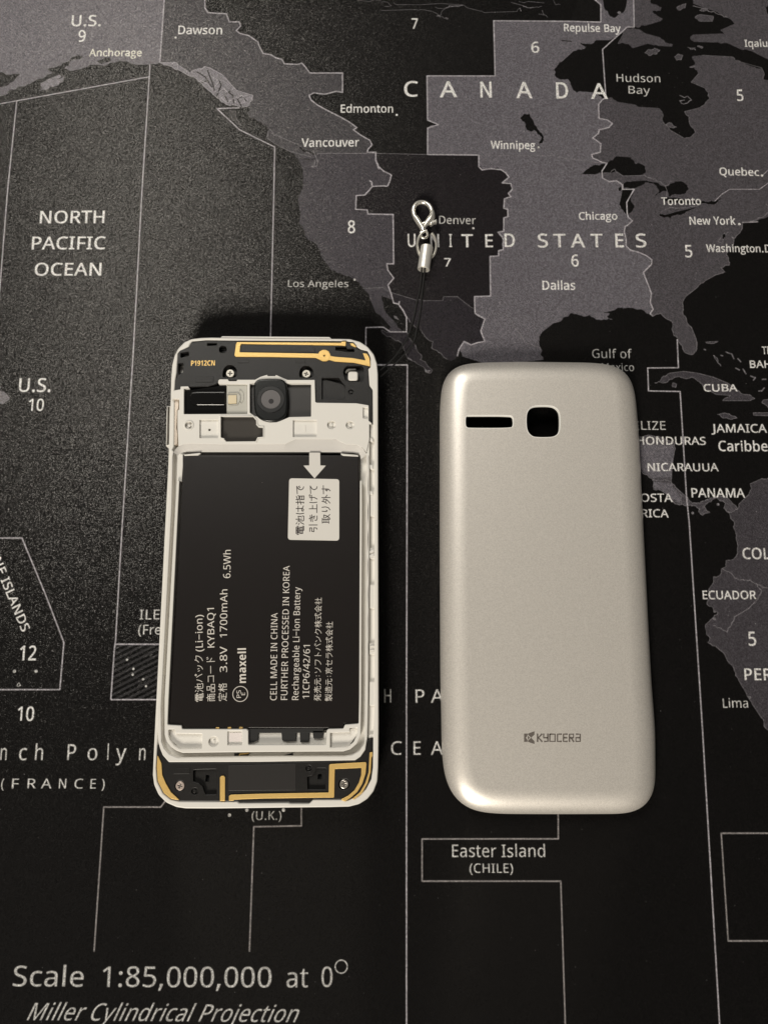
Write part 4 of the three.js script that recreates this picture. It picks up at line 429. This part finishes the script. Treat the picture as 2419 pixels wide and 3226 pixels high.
  part('flash_rib', [slab(stroke(P(`-36.76 -58.44 -34.28 -58.52 -33.7 -57.79 -33.71 -56.64 -34.27 -55.68 -36.56 -55.44`, 0.5), 0.16), 7.28, 7.55, { bevel: 0.05 }), slab(stroke(P(`-34.04 -59.71 -32.99 -58.57 -32.87 -56.84 -33.53 -55.69`, 0.6), 0.14), 7.28, 7.45, { bevel: 0.05 })], M.diffuser, flash);
  part('camera_surround', slab(P(`-31.59 -61.15 -16.66 -61.34 -16.49 -52.85 -22.33 -52.58 -25.08 -51.29 -27.3 -51.28 -31.25 -52.98`), 6.0, 6.7, { bevel: 0 }), M.film, phone);
  const cam = part('camera_module', slab(chaikin(P(`-30.51 -60.44 -29.87 -61.49 -28.66 -61.97 -24.26 -62.06 -22.96 -61.54 -22.26 -60.27 -21.93 -53.92 -22.83 -52.13 -24.79 -51.21 -27.11 -51.19 -29.13 -52.09 -30.13 -53.86`)), 6.6, 8.3, { bevel: 0.45, seg: 4 }), std({ name: 'camera_housing', color: lin(0.008, 0.009, 0.009), roughness: 0.22 }), phone, 'black rounded camera housing');
  const cc = pts(`-26.15 -56.73`)[0];
  part('camera_ring', ring(cc, 3.35, 2.35, 8.15, 8.42, 0.1), std({ name: 'camera_ring', color: lin(0.006, 0.006, 0.006), roughness: 0.3 }), cam);
  part('camera_lens', slab(circle(cc, 2.36, 48), 8.1, 8.35, { bevel: 0.04 }), M.lens, cam);
  part('lens_pupil', disc(V2(cc.x + 0.1, cc.y + 0.5), 0.62, 8.25, 8.375, 0.02), std({ name: 'lens_pupil', color: lin(0.035, 0.033, 0.035), roughness: 0.2 }), cam);
  part('foam_pad', slab(P(`-38.34 -52.93 -30.29 -52.98 -29.3 -52 -29.23 -50.86 -28.92 -50.37 -27.82 -50.3 -27.74 -47.65 -29.16 -47.53 -29.64 -46.51 -36.65 -46.38 -37.38 -47.28 -38.12 -47.47`), 5.9, 7.0, { bevel: 0 }), M.pad, phone, 'dark grey pad in an opening of the white plate');
  // black antenna covers at both ends, with plated aerials
  const upOut = P(`-49.51 -59.01 -49.5 -61.83 -49.13 -62.6 -49.31 -68.44 -48.78 -69.19 -46.56 -70.15 -46.05 -71.37 -42.56 -71.79 -27.02 -71.71 -10.97 -71.74 -8.31 -71.76 -6.66 -71.47 -5.52 -69.95 -3.08 -69.18 -2.49 -65.47 -2.95 -64.98 -2.64 -60.54 -1.85 -59.42 -1.7 -51.42 -1.74 -51.23 -2.53 -51.46 -2.72 -51.99 -2.79 -55.61 -5.71 -56.09 -15.49 -56.14 -15.76 -56.48 -15.97 -61.87 -22.37 -61.83 -23.97 -62.49 -25.37 -62.97 -29.01 -62.59 -30.24 -61.81 -34.54 -61.78 -36.95 -61.72 -38.98 -61.61 -39.5 -60.78 -41.51 -60.18 -46.22 -60.02 -48 -59.91 -48.03 -59.29`, 0.2);
  const upPockets = [P(`-46.05 -71.29 -42.77 -71.44 -42.77 -70.69 -44.38 -70.64 -45.92 -70.19`, 0.15), P(`-42.16 -71.17 -39.88 -71.18 -39.86 -70.67 -42.13 -70.54`, 0.1), P(`-48.53 -68.61 -46.61 -68.93 -46.56 -67.88 -48.51 -67.43`, 0.1), P(`-48.96 -65.91 -47.78 -66.03 -47.71 -63.78 -48.82 -63.03`, 0.15), circle(`-38.33 -69.58`, 0.9), chaikin(P(`-38.12 -63.27 -37.98 -64.53 -37.27 -65.41 -36.45 -65.69 -35.51 -65.38 -34.82 -64.55 -34.72 -63.68 -34.79 -62.44 -38.01 -62.41`), 2),
    chaikin(P(`-19.57 -63.4 -19.45 -64.57 -18.83 -65.39 -17.95 -65.59 -17.07 -65.36 -16.36 -64.59 -16.19 -63.42 -16.32 -62.57 -19.44 -62.55`), 2), P(`-10.91 -70.46 -8.29 -70.55 -8.1 -69.93 -6.42 -70.04 -6.33 -69.25 -8.09 -69.24 -10.9 -69.61`, 0.1), P(`-8.95 -63.86 -8.69 -64.94 -8.04 -65.58 -4.6 -65.65 -4.02 -65.07 -3.99 -61.73 -7.62 -61.66 -8.46 -62.12`, 0.3), P(`-14.09 -62.51 -10.08 -62.54 -9.29 -61.5 -8.5 -60.57 -8.58 -57.18 -14 -57.18`, 0.2)];
  const top = part('antenna_cover', [slab(upOut, 5.6, 7.3, { holes: [...upPockets, circle(`-7.03 -59`, 0.62)], bevel: 0.1 }), slab(P(`-14.34 -62.73 -8.46 -60.84 -8.5 -57.17 -14.23 -57.13`), 5.6, 6.6, { bevel: 0 }), disc(`-7.04 -59.07`, 0.7, 5.6, 6.9, 0), disc(`-7.04 -59.07`, 0.34, 6.9, 7.2, 0.06),
    slab(P(`-44.57 -62.66 -40.31 -62.69 -40.29 -61.24 -44.54 -61.18`, 0.1), 7.2, 7.4, { bevel: 0.06 }), slab(P(`-34.51 -67.11 -31.81 -67.13 -31.78 -66.19 -34.47 -66.14`, 0.1), 7.2, 7.38, { bevel: 0.06 }), slab(P(`-20.62 -67.02 -18.11 -67.04 -18.24 -66.25 -20.6 -66.28`, 0.15), 7.2, 7.38, { bevel: 0.06 }), slab(P(`-33.8 -70.79 -16.51 -70.92 -15.73 -69.01 -33.74 -68.97`, 0.1), 7.2, 7.42, { bevel: 0.06 })], M.black, phone, 'black antenna cover at the camera end');
  const t1 = `-35.15 -70.88 -34.91 -71.45 -9.6 -71.45 -9.42 -71.76 -8.37 -71.77 -8.47 -70.67 -10.15 -70.78 -26.95 -70.89 -33.88 -70.99 -34.12 -70.4 -34.18 -68.83 -15.9 -68.67 -15.11 -68.62 -14.75 -69.21 -14.05 -69.61 -13.21 -69.61 -12.55 -69.23 -12.21 -68.6 -12.07 -68.06 -11.04 -67.87 -6.75 -67.57 -3.54 -66.99 -4.27 -68.86 -3.26 -68.71 -2.62 -67.66 -2.42 -65.52 -6.37 -66.38 -11.02 -66.66 -12.42 -67.08 -13.07 -66.72 -14 -66.72 -14.75 -67.12 -15.69 -67.56 -26.86 -67.71 -35.07 -67.69 -35.42 -68.04`;
  part('aerial_pad', ring(pts(`-13.61 -68.16`)[0], 1.36, 0.26, 7.3, 7.56, 0.05), M.gold, top);
  part('aerial_trace', slab(P(t1, 0.12), 7.28, 7.52, { holes: [circle(`-13.61 -68.09`, 0.24)], bevel: 0.05 }), M.gold, top);
  part('aerial_trace', slab(P(`-7.43 -71.35 -6.65 -71.35 -5.81 -70.45 -6.07 -70.34 -7.13 -70.8`, 0.1), 7.28, 7.5, { bevel: 0.05 }), M.gold, top);
  const font = await new FontLoader().loadAsync('fonts/droid/droid_sans_bold.typeface.json');
  { const [a, b] = pts(`-46.01 -65.37 -40.23 -65.49`); const g = new TextGeometry('P1912CN', { font, size: 1.32, depth: 0.04, curveSegments: 3 }); g.computeBoundingBox(); g.scale(a.distanceTo(b) / (g.boundingBox.max.x - g.boundingBox.min.x), 1, 1); g.rotateX(-Math.PI / 2); g.rotateY(Math.atan2(a.y - b.y, b.x - a.x)); g.translate(a.x, 7.28, a.y); part('printed_code', g, M.gold, top); }
  const pin = pts(`-6.58 -63.14`)[0];
  part('strap_post', slab(box4(pin.x - 1.2, pin.y - 1.15, pin.x + 1.2, pin.y + 1.2, 0.7), 5.6, 7.3, { bevel: 0.3, seg: 3 }), M.white, phone, 'white post in the black pocket where the strap is tied');
  part('strap_bar', slab(P(`-8.52 -64.28 -8.24 -64.86 -7.69 -65.16 -5.91 -65.17 -5.91 -64.76 -7.5 -64.71 -8.05 -64.38 -8.23 -63.89`, 0.1), 5.8, 6.7, { bevel: 0.08 }), std({ color: lin(0.16, 0.155, 0.14), roughness: 0.5 }), phone);
  const scrL = pts(`-43.88 32.27`)[0], scrR = pts(`-7.49 31.78`)[0];
  const lowPockets = [P(`-41.06 28.88 -39.91 28.76 -35.96 28.65 -35.68 34.03 -38.06 34.1 -38.53 33.19 -38.82 32.38 -39.78 31.65 -40.95 31.33`, 0.25), P(`-13.6 28.37 -11.55 28.36 -11.64 32.94 -15.52 32.92 -15.68 30.18 -14.59 29.93 -14.06 29.35`, 0.25), circle(scrL, 1.14), circle(scrR, 1.2), circle(`-40.56 33.4`, 0.72), circle(`-15.39 28.41`, 0.66)];
  const low = part('antenna_cover', [slab(lowOut, 5.6, 7.25, { holes: lowPockets, bevel: 0.1 }), slab(P(`-41.24 28.67 -35.78 28.56 -35.56 34.23 -38.19 34.24 -38.95 32.42 -41.12 31.45`), 5.6, 6.5, { holes: [P(`-38.42 30.03 -37.6 30.03 -37.54 31.44 -38.46 31.51`, 0.2)], bevel: 0 }), slab(P(`-14.3 28.32 -11.48 28.31 -11.56 33.05 -15.65 33.07 -15.8 30.13`), 5.6, 6.5, { holes: [P(`-13.41 29.78 -12.51 29.69 -12.48 30.84 -13.46 30.93`, 0.2)], bevel: 0 }),
    disc(`-40.6 33.43`, 0.8, 5.6, 6.9, 0), disc(`-40.6 33.43`, 0.36, 6.9, 7.15, 0.06), disc(`-15.41 28.44`, 0.74, 5.6, 6.9, 0), disc(`-15.41 28.44`, 0.34, 6.9, 7.15, 0.06), slab(P(`-45.46 28.49 -41.76 28.36 -41.73 29.67 -45.4 29.73`, 0.1), 7.2, 7.33, { bevel: 0.05 })], M.black, phone, 'black antenna cover at the bottom end');
  part('speaker_film', slab(P(`-33.34 27.9 -18.3 27.42 -18.17 33.07 -33.11 33.24`, 0.15), 7.22, 7.32, { bevel: 0.03 }), M.film, low);
  for (const s of [`-49.16 25.58 -48.16 27.46 -47.86 29.92 -46.97 31.71 -45.72 33.62 -43.7 35.29 -45.66 34.94 -47.34 33.72 -48.79 31.22 -49.17 28.29`, `-34.85 35.39 -35.05 30.36 -34.77 30.07 -34.21 30.06 -33.91 30.36 -33.73 35.39`,
    `-32.87 35.3 -32.91 34.33 -32.5 34.06 -26.01 33.84 -10.88 33.53 -10.84 27.65 -10.55 27.46 -2.7 27 -2.53 27.33 -2.71 29.43 -3.44 31.63 -4.48 33.31 -5.99 34.61 -7.27 35.4 -8.16 34.98 -6.51 34.16 -5.16 33.02 -4.19 31.39 -3.7 29.76 -3.65 28.22 -9.58 28.5 -9.62 34.5 -10.06 34.56 -25.98 34.84 -31.75 35.09 -31.77 35.3`,
    `-1.86 24.95 -1.21 24.77 -1.21 25.68 -1.44 26.01 -1.59 29.09 -2.25 31.51 -3.46 33.63 -5.11 34.9 -5.74 34.9 -3.97 33.47 -2.8 31.52 -2.07 29.23`]) part('aerial_trace', slab(P(s, 0.14), 7.22, 7.48, { bevel: 0.06 }), M.gold, low);
  // screws with cross recesses
  const screw = (c, r, mat, parent, label, y = 7.2) => {
    const k = r * 0.56, t = r * 0.15, a = 0.5 + (c.x * 7 % 1);
    const cross = [[-t, -k], [t, -k], [t, -t], [k, -t], [k, t], [t, t], [t, k], [-t, k], [-t, t], [-k, t], [-k, -t], [-t, -t]].map(([x, z]) => V2(c.x + x * Math.cos(a) - z * Math.sin(a), c.y + x * Math.sin(a) + z * Math.cos(a)));
    const s = part('screw', [slab(circle(c, r, 32), y - 0.9, y, { holes: [cross], bevel: 0.09, seg: 3 })], mat, parent, label);
    part('cross_recess', disc(c, r * 0.9, y - 0.8, y - 0.22, 0), M.recess, s);
  };
  const zinc = std({ name: 'zinc', color: lin(0.66, 0.63, 0.56), metalness: 0.5, roughness: 0.45 }), pink = std({ name: 'pinkish_zinc', color: lin(0.62, 0.52, 0.46), metalness: 0.55, roughness: 0.4 });
  screw(pts(`-36.35 -63.59`)[0], 0.98, zinc, phone); screw(pts(`-17.89 -63.61`)[0], 0.98, zinc, phone);
  screw(scrL, 0.98, pink, phone, 'pinkish screw in the bottom left corner'); screw(scrR, 0.96, M.steel, phone, 'grey screw inside the gold loop');
  for (const c of [scrL, scrR]) part('screw_seat', disc(c, 1.25, 5.6, 6.2, 0), M.blackDeep, phone);
}

// ---------------------------------------------------------------- the battery in its bay
{
  const bat = thing('phone_battery', 'flat black rectangular battery with white print, seated in the opened white phone', 'battery', [-25.5, -12.4]);
  const TOP = 7.2, out = P(`-46.67 -43.15 -4.89 -43.42 -4.42 18.52 -7.71 18.74 -7.87 19.61 -12.04 19.79 -43.95 19.85 -44.26 19.13 -46.96 19.06`);
  const x0 = -47.2, z0 = -44.2, W = 44, H = 64.5, s = 24;
  const c = canvas(Math.round(W * s), Math.round(H * s)), ctx = c.getContext('2d');
  ctx.fillStyle = cssOf([0.0095, 0.0075, 0.0068]); ctx.fillRect(0, 0, c.width, c.height);
  const px = (q) => V2((q.x - x0) * s, (q.y - z0) * s);
  const text = (str, at, o = {}) => { const [ax, az, bx, bz, cap] = at.split(' ').map(Number); ctx.fillStyle = ctx.strokeStyle = cssOf([0.72, 0.69, 0.63]); write(ctx, str, px(V2(ax, az)), px(V2(bx, bz)), cap * s, o); };
  text('電池パック', `-39.47 14.06 -40.14 3.36 1.83`); text('(Li−ion)', `-40.06 2.94 -40.53 -5.56 1.64`);
  text('商品コード', `-36.86 14.05 -37.38 3.76 1.83`); text('KYBAQ1', `-37.45 2.2 -37.95 -7.58 1.58`);
  text('定格', `-34.25 13.93 -34.41 9.74 1.83`); text('3.8V', `-34.39 7.58 -34.61 1.66 1.63`); text('1700mAh', `-34.68 -0.11 -35.01 -11.54 1.64`); text('6.5Wh', `-34.45 -13.79 -34.6 -20.7 1.66`);
  { const p = px(pts(`-31.22 12.29`)[0]); ctx.lineWidth = 0.17 * s; ctx.strokeStyle = ctx.fillStyle = cssOf([0.72, 0.69, 0.63]); ctx.beginPath(); ctx.arc(p.x, p.y, 1.68 * s, 0, 7); ctx.stroke(); }
  text('PS', `-31.03 13.31 -31.1 11.37 0.99`); text('E', `-30.11 12.69 -30.14 11.87 0.84`);
  text('maxell', `-29.99 10.03 -30.27 1.85 1.84`, { bold: true });
  text('CELL MADE IN CHINA', `-22.95 13.78 -23.29 -5.96 1.47`); text('FURTHER PROCESSED IN KOREA', `-20.55 13.77 -20.79 -16.88 1.47`); text('Rechargeable Li−ion Battery', `-18.04 13.76 -18.2 -11.95 1.47`); text('1ICP6/42/61', `-15.63 13.45 -15.68 0.84 1.47`);
  text('発売元：ソフトバンク株式会社', `-13.01 13.84 -13.22 -9.62 1.52`); text('製造元：京セラ株式会社', `-10.49 13.83 -10.57 -4.12 1.52`);
  ctx.fillStyle = cssOf([0.5, 0.48, 0.44]); { const p = px(pts(`-27.84 -36.6`)[0]); ctx.fillRect(p.x, p.y, 4, 2); }
  const map = tex(c); map.repeat.set(1 / W, 1 / H);
  const g = slab(out, 1.2, TOP, { bevel: 0.28, seg: 4 });
  const face = std({ name: 'battery_print', map, roughness: 0.36, specularIntensity: 0.8, bumpMap: fineMap(0.15), bumpScale: 0.000012 });
  { const p = g.attributes.position, uv = new Float32Array(p.count * 2); for (let i = 0; i < p.count; i++) { uv[2 * i] = p.getX(i) - x0; uv[2 * i + 1] = H - (p.getZ(i) - z0); } g.setAttribute('uv', new THREE.BufferAttribute(uv, 2)); }
  part('battery_case', g, face, bat);
  const paper = std({ name: 'label_paper', color: lin(0.7, 0.68, 0.64), roughness: 0.5 });
  part('arrow_mark', slab(P(`-16.77 -43.95 -14.18 -43.96 -14.08 -40.82 -12.77 -40.79 -15.4 -37.65 -18.1 -40.76 -16.72 -40.81`, 0.03), TOP - 0.05, TOP + 0.06, { bevel: 0.02 }), paper, bat, 'white arrow that points from the bay edge to the label');
  const lo = P(`-21.41 -37.66 -9.55 -37.51 -9.34 -22.8 -21.36 -22.95`, 0.75), lx = -22.6, lz = -37.8, lw = 13, lh = 16;
  const lc = canvas(lw * 40, lh * 40), lt = lc.getContext('2d'); lt.fillStyle = cssOf([0.72, 0.7, 0.66]); lt.fillRect(0, 0, lc.width, lc.height);
  const lp = (x, z) => V2((x - lx) * 40, (z - lz) * 40);
  for (const [str, at] of [['電池は指で', `-17.6 -24.06 -17.86 -36.12 1.9`], ['引き上げて', `-14.57 -24.74 -14.68 -36.14 1.9`], ['取り外す', `-11.57 -26.84 -11.72 -36.16 1.9`]]) { const [ax, az, bx, bz, cap] = at.split(' ').map(Number); lt.fillStyle = lt.strokeStyle = cssOf([0.035, 0.028, 0.026]); write(lt, str, lp(ax, az), lp(bx, bz), cap * 40, { weight: 0.1 }); }
  const lm = tex(lc); lm.repeat.set(1 / lw, 1 / lh);
  const lg = slab(lo, TOP - 0.05, TOP + 0.06, { bevel: 0.02 });
  { const p = lg.attributes.position, uv = new Float32Array(p.count * 2); for (let i = 0; i < p.count; i++) { uv[2 * i] = p.getX(i) - lx; uv[2 * i + 1] = lh - (p.getZ(i) - lz); } lg.setAttribute('uv', new THREE.BufferAttribute(uv, 2)); }
  part('removal_label', lg, std({ name: 'label_print', map: lm, roughness: 0.5 }), bat, 'white rounded label with dark Japanese writing');
}

// ---------------------------------------------------------------- the back cover, lying hollow side down
{
  const cov = thing('back_cover', 'champagne silver plastic phone back cover lying on the mat with two camera cut-outs', 'phone cover', [39.4, -15]);
  const TOP = 5.4, outline = P(`14.9 -56.03 14.66 -21.4 14.59 9.85 14.72 15.11 14.8 25.5 15.29 30.62 16.48 34.17 18.83 37.19 22.51 38.83 27.78 39.27 40.97 39.28 56.83 39.17 60.05 38.36 62.7 36.13 63.96 32.48 64.51 20.13 64.2 9.63 64.17 -2.37 64.17 -21.67 64.2 -50.44 63.95 -59.35 63.41 -63.55 61.81 -66.69 58.41 -68.55 53.19 -69.12 35.74 -69.23 24.11 -68.9 19.46 -68.26 16.54 -66.12 15.36 -62.61`, 3);
  // evenly spaced points round the outline, moved inwards along its normals as the wall curves over into the top
  const N = 260, ringPts = [];
  { const L = outline.map((q, i) => q.distanceTo(outline[(i + 1) % outline.length])); const sum = L.reduce((a, b) => a + b, 0); for (let k = 0; k < N; k++) { let d = k / N * sum, i = 0; while (d > L[i]) d -= L[i++]; ringPts.push(outline[i].clone().lerp(outline[(i + 1) % outline.length], d / L[i])); } }
  for (let it = 0; it < 6; it++) { const q = ringPts.map((p) => p.clone()); ringPts.forEach((p, i) => p.copy(q[(i + N - 1) % N]).add(q[(i + 1) % N]).multiplyScalar(0.25).addScaledVector(q[i], 0.5)); }
  const cx = 39.4, cz = -15, sgn = area2(ringPts) > 0 ? 1 : -1;
  const nrm = ringPts.map((p, i) => { const t = ringPts[(i + 2) % N].clone().sub(ringPts[(i + N - 2) % N]).normalize(); return V2(-t.y * sgn, t.x * sgn); });
  const dome = (inset, top, bottom, W, pw, rows) => {
    const pos = [], idx = [];
    const push = (d, y) => ringPts.forEach((p, i) => pos.push(p.x + nrm[i].x * d, y, p.y + nrm[i].y * d));
    push(inset + 0.25, bottom);
    for (let r = 0; r <= rows; r++) { const a = r / rows * Math.PI / 2; const u = 1 - Math.pow(Math.cos(a), 2 / pw), v = Math.pow(Math.sin(a), 2 / pw); push(inset + u * W, bottom + 0.3 + (top - bottom - 0.3) * v); }
    const K = rows + 2;
    for (let r = 0; r < K - 1; r++) for (let i = 0; i < N; i++) { const a = r * N + i, b = r * N + (i + 1) % N, c = a + N, d = b + N; sgn > 0 ? idx.push(a, c, b, b, c, d) : idx.push(a, b, c, b, d, c); }
    const topC = pos.length / 3; pos.push(cx, top, cz); const botC = topC + 1; pos.push(cx, bottom, cz);
    for (let i = 0; i < N; i++) { const j = (i + 1) % N, t = (K - 1) * N; sgn > 0 ? idx.push(t + i, topC, t + j, i, j, botC) : idx.push(t + j, topC, t + i, j, i, botC); }
    const g = new THREE.BufferGeometry(); g.setAttribute('position', new THREE.Float32BufferAttribute(pos, 3)); g.setIndex(idx); g.computeVertexNormals();
    const uv = []; for (let i = 0; i < pos.length; i += 3) uv.push(pos[i], pos[i + 2]); g.setAttribute('uv', new THREE.Float32BufferAttribute(uv, 2));
    return g;
  };
  const tool = (o, y0, y1) => { const g = slab(o, y0, y1, { bevel: 0 }); return new Brush(g); };
  const ev = new Evaluator(); ev.useGroups = false; ev.attributes = ['position', 'normal', 'uv'];
  const irO = chaikin(P(`20.72 -53.34 21.06 -53.99 21.8 -54.05 31.67 -54.12 32.4 -53.71 32.54 -52.43 32.34 -51.21 31.6 -50.74 21.75 -50.67 21.02 -50.84 20.69 -51.48`), 2);
  const camO = chaikin(P(`35.51 -54.03 36.06 -55.49 37.1 -56.38 38.52 -56.62 41.63 -56.64 42.86 -56.18 43.68 -55.13 43.86 -53.79 43.76 -50.88 43.38 -49.54 42.4 -48.73 41.1 -48.49 38.01 -48.47 36.78 -48.75 35.9 -49.67 35.49 -51`), 2);
  let b = new Brush(dome(0, TOP, 0.1, 6.4, 2.2, 30)); b.updateMatrixWorld();
  const hollow = new Brush(dome(1.1, TOP - 1.1, -0.5, 5.6, 2.2, 14)); hollow.updateMatrixWorld();
  b = ev.evaluate(b, hollow, SUBTRACTION);
  for (const o of [irO, camO]) { const t = tool(o, 2, 8); t.updateMatrixWorld(); b = ev.evaluate(b, t, SUBTRACTION); }
  part('cover_shell', b.geometry.clone(), M.cover, cov);
  // bright chamfers round the two cut-outs
  for (const [o, l] of [[irO, 'pale edge of the oblong sensor cut-out'], [camO, 'pale edge of the rounded square camera cut-out']]) part('cutout_edge', slab(grow(o, 0.06), TOP - 1.1, TOP + 0.02, { holes: [grow(o, -0.13)], bevel: 0.07, seg: 2 }), M.edge, cov, l);
  // maker's mark, printed
  const Y = TOP + 0.012, q = (s) => sheet(pts(s), Y);
  const S = (...ls) => ls.map((l) => sheet(stroke(pts(l), 0.36), Y + 0.001));
  const bits = [q(`33.15 20.93 33.96 20.93 33.95 21.3 33.55 21.84 33.92 22.37 33.91 22.74 33.11 22.75`), q(`34.06 20.93 35.54 20.41 35.52 21.16 34.74 21.83 34.05 21.2`), q(`34.02 22.47 34.74 21.83 35.48 22.64 35.46 23.21 34.01 22.74`), q(`33.98 21.36 34.46 21.83 33.96 22.31`)];
  const L = { K: [`36.22 20.92 36.17 22.77`, `37.27 20.95 36.41 21.83 37.25 22.73`], Y: [`37.62 20.91 37.59 21.82 38.53 21.82`, `38.56 20.91 38.51 22.62 37.64 22.63`], O: [`39.01 21.04 40.2 21.04 40.15 22.62 38.96 22.62 39.01 20.97`], C: [`41.73 21.03 40.76 21.03 40.7 22.62 41.68 22.61`], E: [`43.06 21.02 42.12 21.03 42.06 22.61 43 22.61`, `42.16 21.8 42.96 21.8`], R: [`43.42 22.74 43.48 21.02 44.38 21.02 44.36 21.79 43.52 21.8`, `43.87 21.86 44.43 22.74`], a: [`44.94 21.02 45.92 21.01 45.86 22.6 44.89 22.6 44.91 21.79 45.82 21.79`] };
  part('maker_mark', [...bits, ...S(...Object.values(L).flat())], M.logo, cov);
}

// ---------------------------------------------------------------- the strap tied to the phone
{
  const strap = thing('phone_strap', 'thin black phone strap with silver clasp stretched across the mat above the phone', 'phone strap', [9, -95]);
  const p3 = (s, ys) => pts(s).map((q, i) => V3(q.x, Array.isArray(ys) ? ys[Math.min(i, ys.length - 1)] : ys, q.y));
  const tube = (points, r, closed = false, n = 120, rs = 10) => new THREE.TubeGeometry(new THREE.CatmullRomCurve3(points, closed, 'centripetal'), n, r, rs, closed);
  const ys = [1.9, 1.2, 0.5, 0.35, 0.35, 0.4, 0.6, 1.2, 2.4, 4.2];
  part('strap_cord', tube(p3(`10.45 -94.42 10.4 -92.4 10.12 -89.32 9.27 -85.32 8.65 -82.04 7.94 -79.24 6.95 -76 5.42 -72.99 3.35 -69.54 -0.02 -65.55`, ys), 0.2), M.cord, strap);
  part('strap_cord', tube(p3(`11.29 -94.43 11.11 -92.17 10.6 -87.68 10.15 -82.98 9.3 -78.33 8.37 -74.62 6.62 -71.86 4.44 -69.1 2.27 -66.58 -0.01 -63.94`, [1.9, 1.2, 0.5, 0.35, 0.35, 0.4, 0.7, 1.4, 2.5, 4.0]), 0.2), M.cord, strap);
  // crimped sleeve
  const [a, b] = pts(`11.87 -100.12 10.96 -93.63`), dir = V3(b.x - a.x, 0, b.y - a.y), len = dir.length();
  const lathe = new THREE.LatheGeometry([[1.2, 0], [1.5, 0.06], [1.58, 0.25], [1.6, len - 0.3], [1.52, len - 0.06], [1.4, len], [1.22, len - 0.05], [1.18, len - 2], [0.2, len - 2.2], [0, len - 2.2]].map(([x, y]) => V2(x, y)), 40);
  { const p = lathe.attributes.position; for (let i = 0; i < p.count; i++) { const ang = Math.atan2(p.getZ(i), p.getX(i)), k = 1 - 0.07 * Math.exp(-(((ang - 1.2) / 0.2) ** 2)) - 0.05 * Math.exp(-(((ang - 2.1) / 0.15) ** 2)); p.setX(i, p.getX(i) * k); p.setZ(i, p.getZ(i) * k); } lathe.computeVertexNormals(); }
  lathe.applyQuaternion(new THREE.Quaternion().setFromUnitVectors(V3(0, 1, 0), dir.clone().normalize())); lathe.translate(a.x, 1.62, a.y);
  part('crimp_sleeve', lathe, M.satin, strap);
  // split ring, tilted up out of the mat
  { const [c, rt, tp] = pts(`11.8 -100.33 14.24 -100.35 11.81 -103.73`), rx = rt.x - c.x, rz = c.y - tp.y, line = [];
    for (let i = 0; i < 40; i++) { const t = i / 39 * 5.75 - 1.05; line.push(V3(c.x + rx * Math.cos(t), 1.7 + 1.1 * Math.sin(-t) + i * 0.004, c.y + rz * Math.sin(t))); }
    part('split_ring', tube(line, 0.33, false, 160, 12), M.chrome, strap); }
  // lobster clasp: eyelet, body, gate and lever
  const clasp = part('lobster_clasp', [tube(p3(`10.15 -106.23 9.04 -107.79 8.41 -109.72 8.55 -111.06 9.27 -112.16 10.28 -112.61 11.52 -112.42 12.59 -111.46 13.12 -110.12 13.02 -108.55 12.28 -107.33 11.27 -106.48`, [1.6, 1.6, 1.6, 1.6, 1.5, 1.4, 1.4, 1.5, 1.6, 1.7, 1.8, 1.7]), 0.56, true, 160, 14)], M.chrome, strap);
  { const line = p3(`13.25 -110 13.18 -108.55 12.5 -107.33 11.6 -106.12 11.04 -104.91 10.97 -104.31`, 1.7), g = tube(line, 0.9, false, 60, 16), p = g.attributes.position, rings = 61;
    const curve = new THREE.CatmullRomCurve3(line, false, 'centripetal');
    for (let i = 0; i < rings; i++) { const t = i / 60, k = 0.5 + 0.55 * Math.sin(Math.PI * Math.min(1, t * 1.1 + 0.05)), o = curve.getPointAt(t); for (let j = 0; j <= 16; j++) { const n = i * 17 + j; p.setXYZ(n, o.x + (p.getX(n) - o.x) * k, o.y + (p.getY(n) - o.y) * k, o.z + (p.getZ(n) - o.z) * k); } }
    g.computeVertexNormals(); part('clasp_body', g, M.chrome, clasp);
    const l2 = p3(`8.93 -108.27 9.6 -107.19 10.15 -106.23 10.77 -105.15 10.93 -104.43`, 1.6), g2 = tube(l2, 0.72, false, 40, 14); part('clasp_body', g2, M.chrome, clasp);
    part('clasp_lever', [slab(P(`12.64 -106.69 13.16 -107.17 13.72 -107.23 14.43 -107.52 14.47 -106.56 13.71 -106.41 13.26 -106.02 12.7 -105.77`, 0.2), 1.2, 2.3, { bevel: 0.25, seg: 3 })], M.chrome, clasp);
    const [e] = pts(`11.12 -103.51`); const eye = new THREE.TorusGeometry(0.92, 0.34, 12, 36); eye.rotateX(-Math.PI / 2 + 0.25); eye.translate(e.x, 1.5, e.y); part('clasp_eyelet', eye, M.chrome, clasp); }
}

renderer.render(scene, camera);
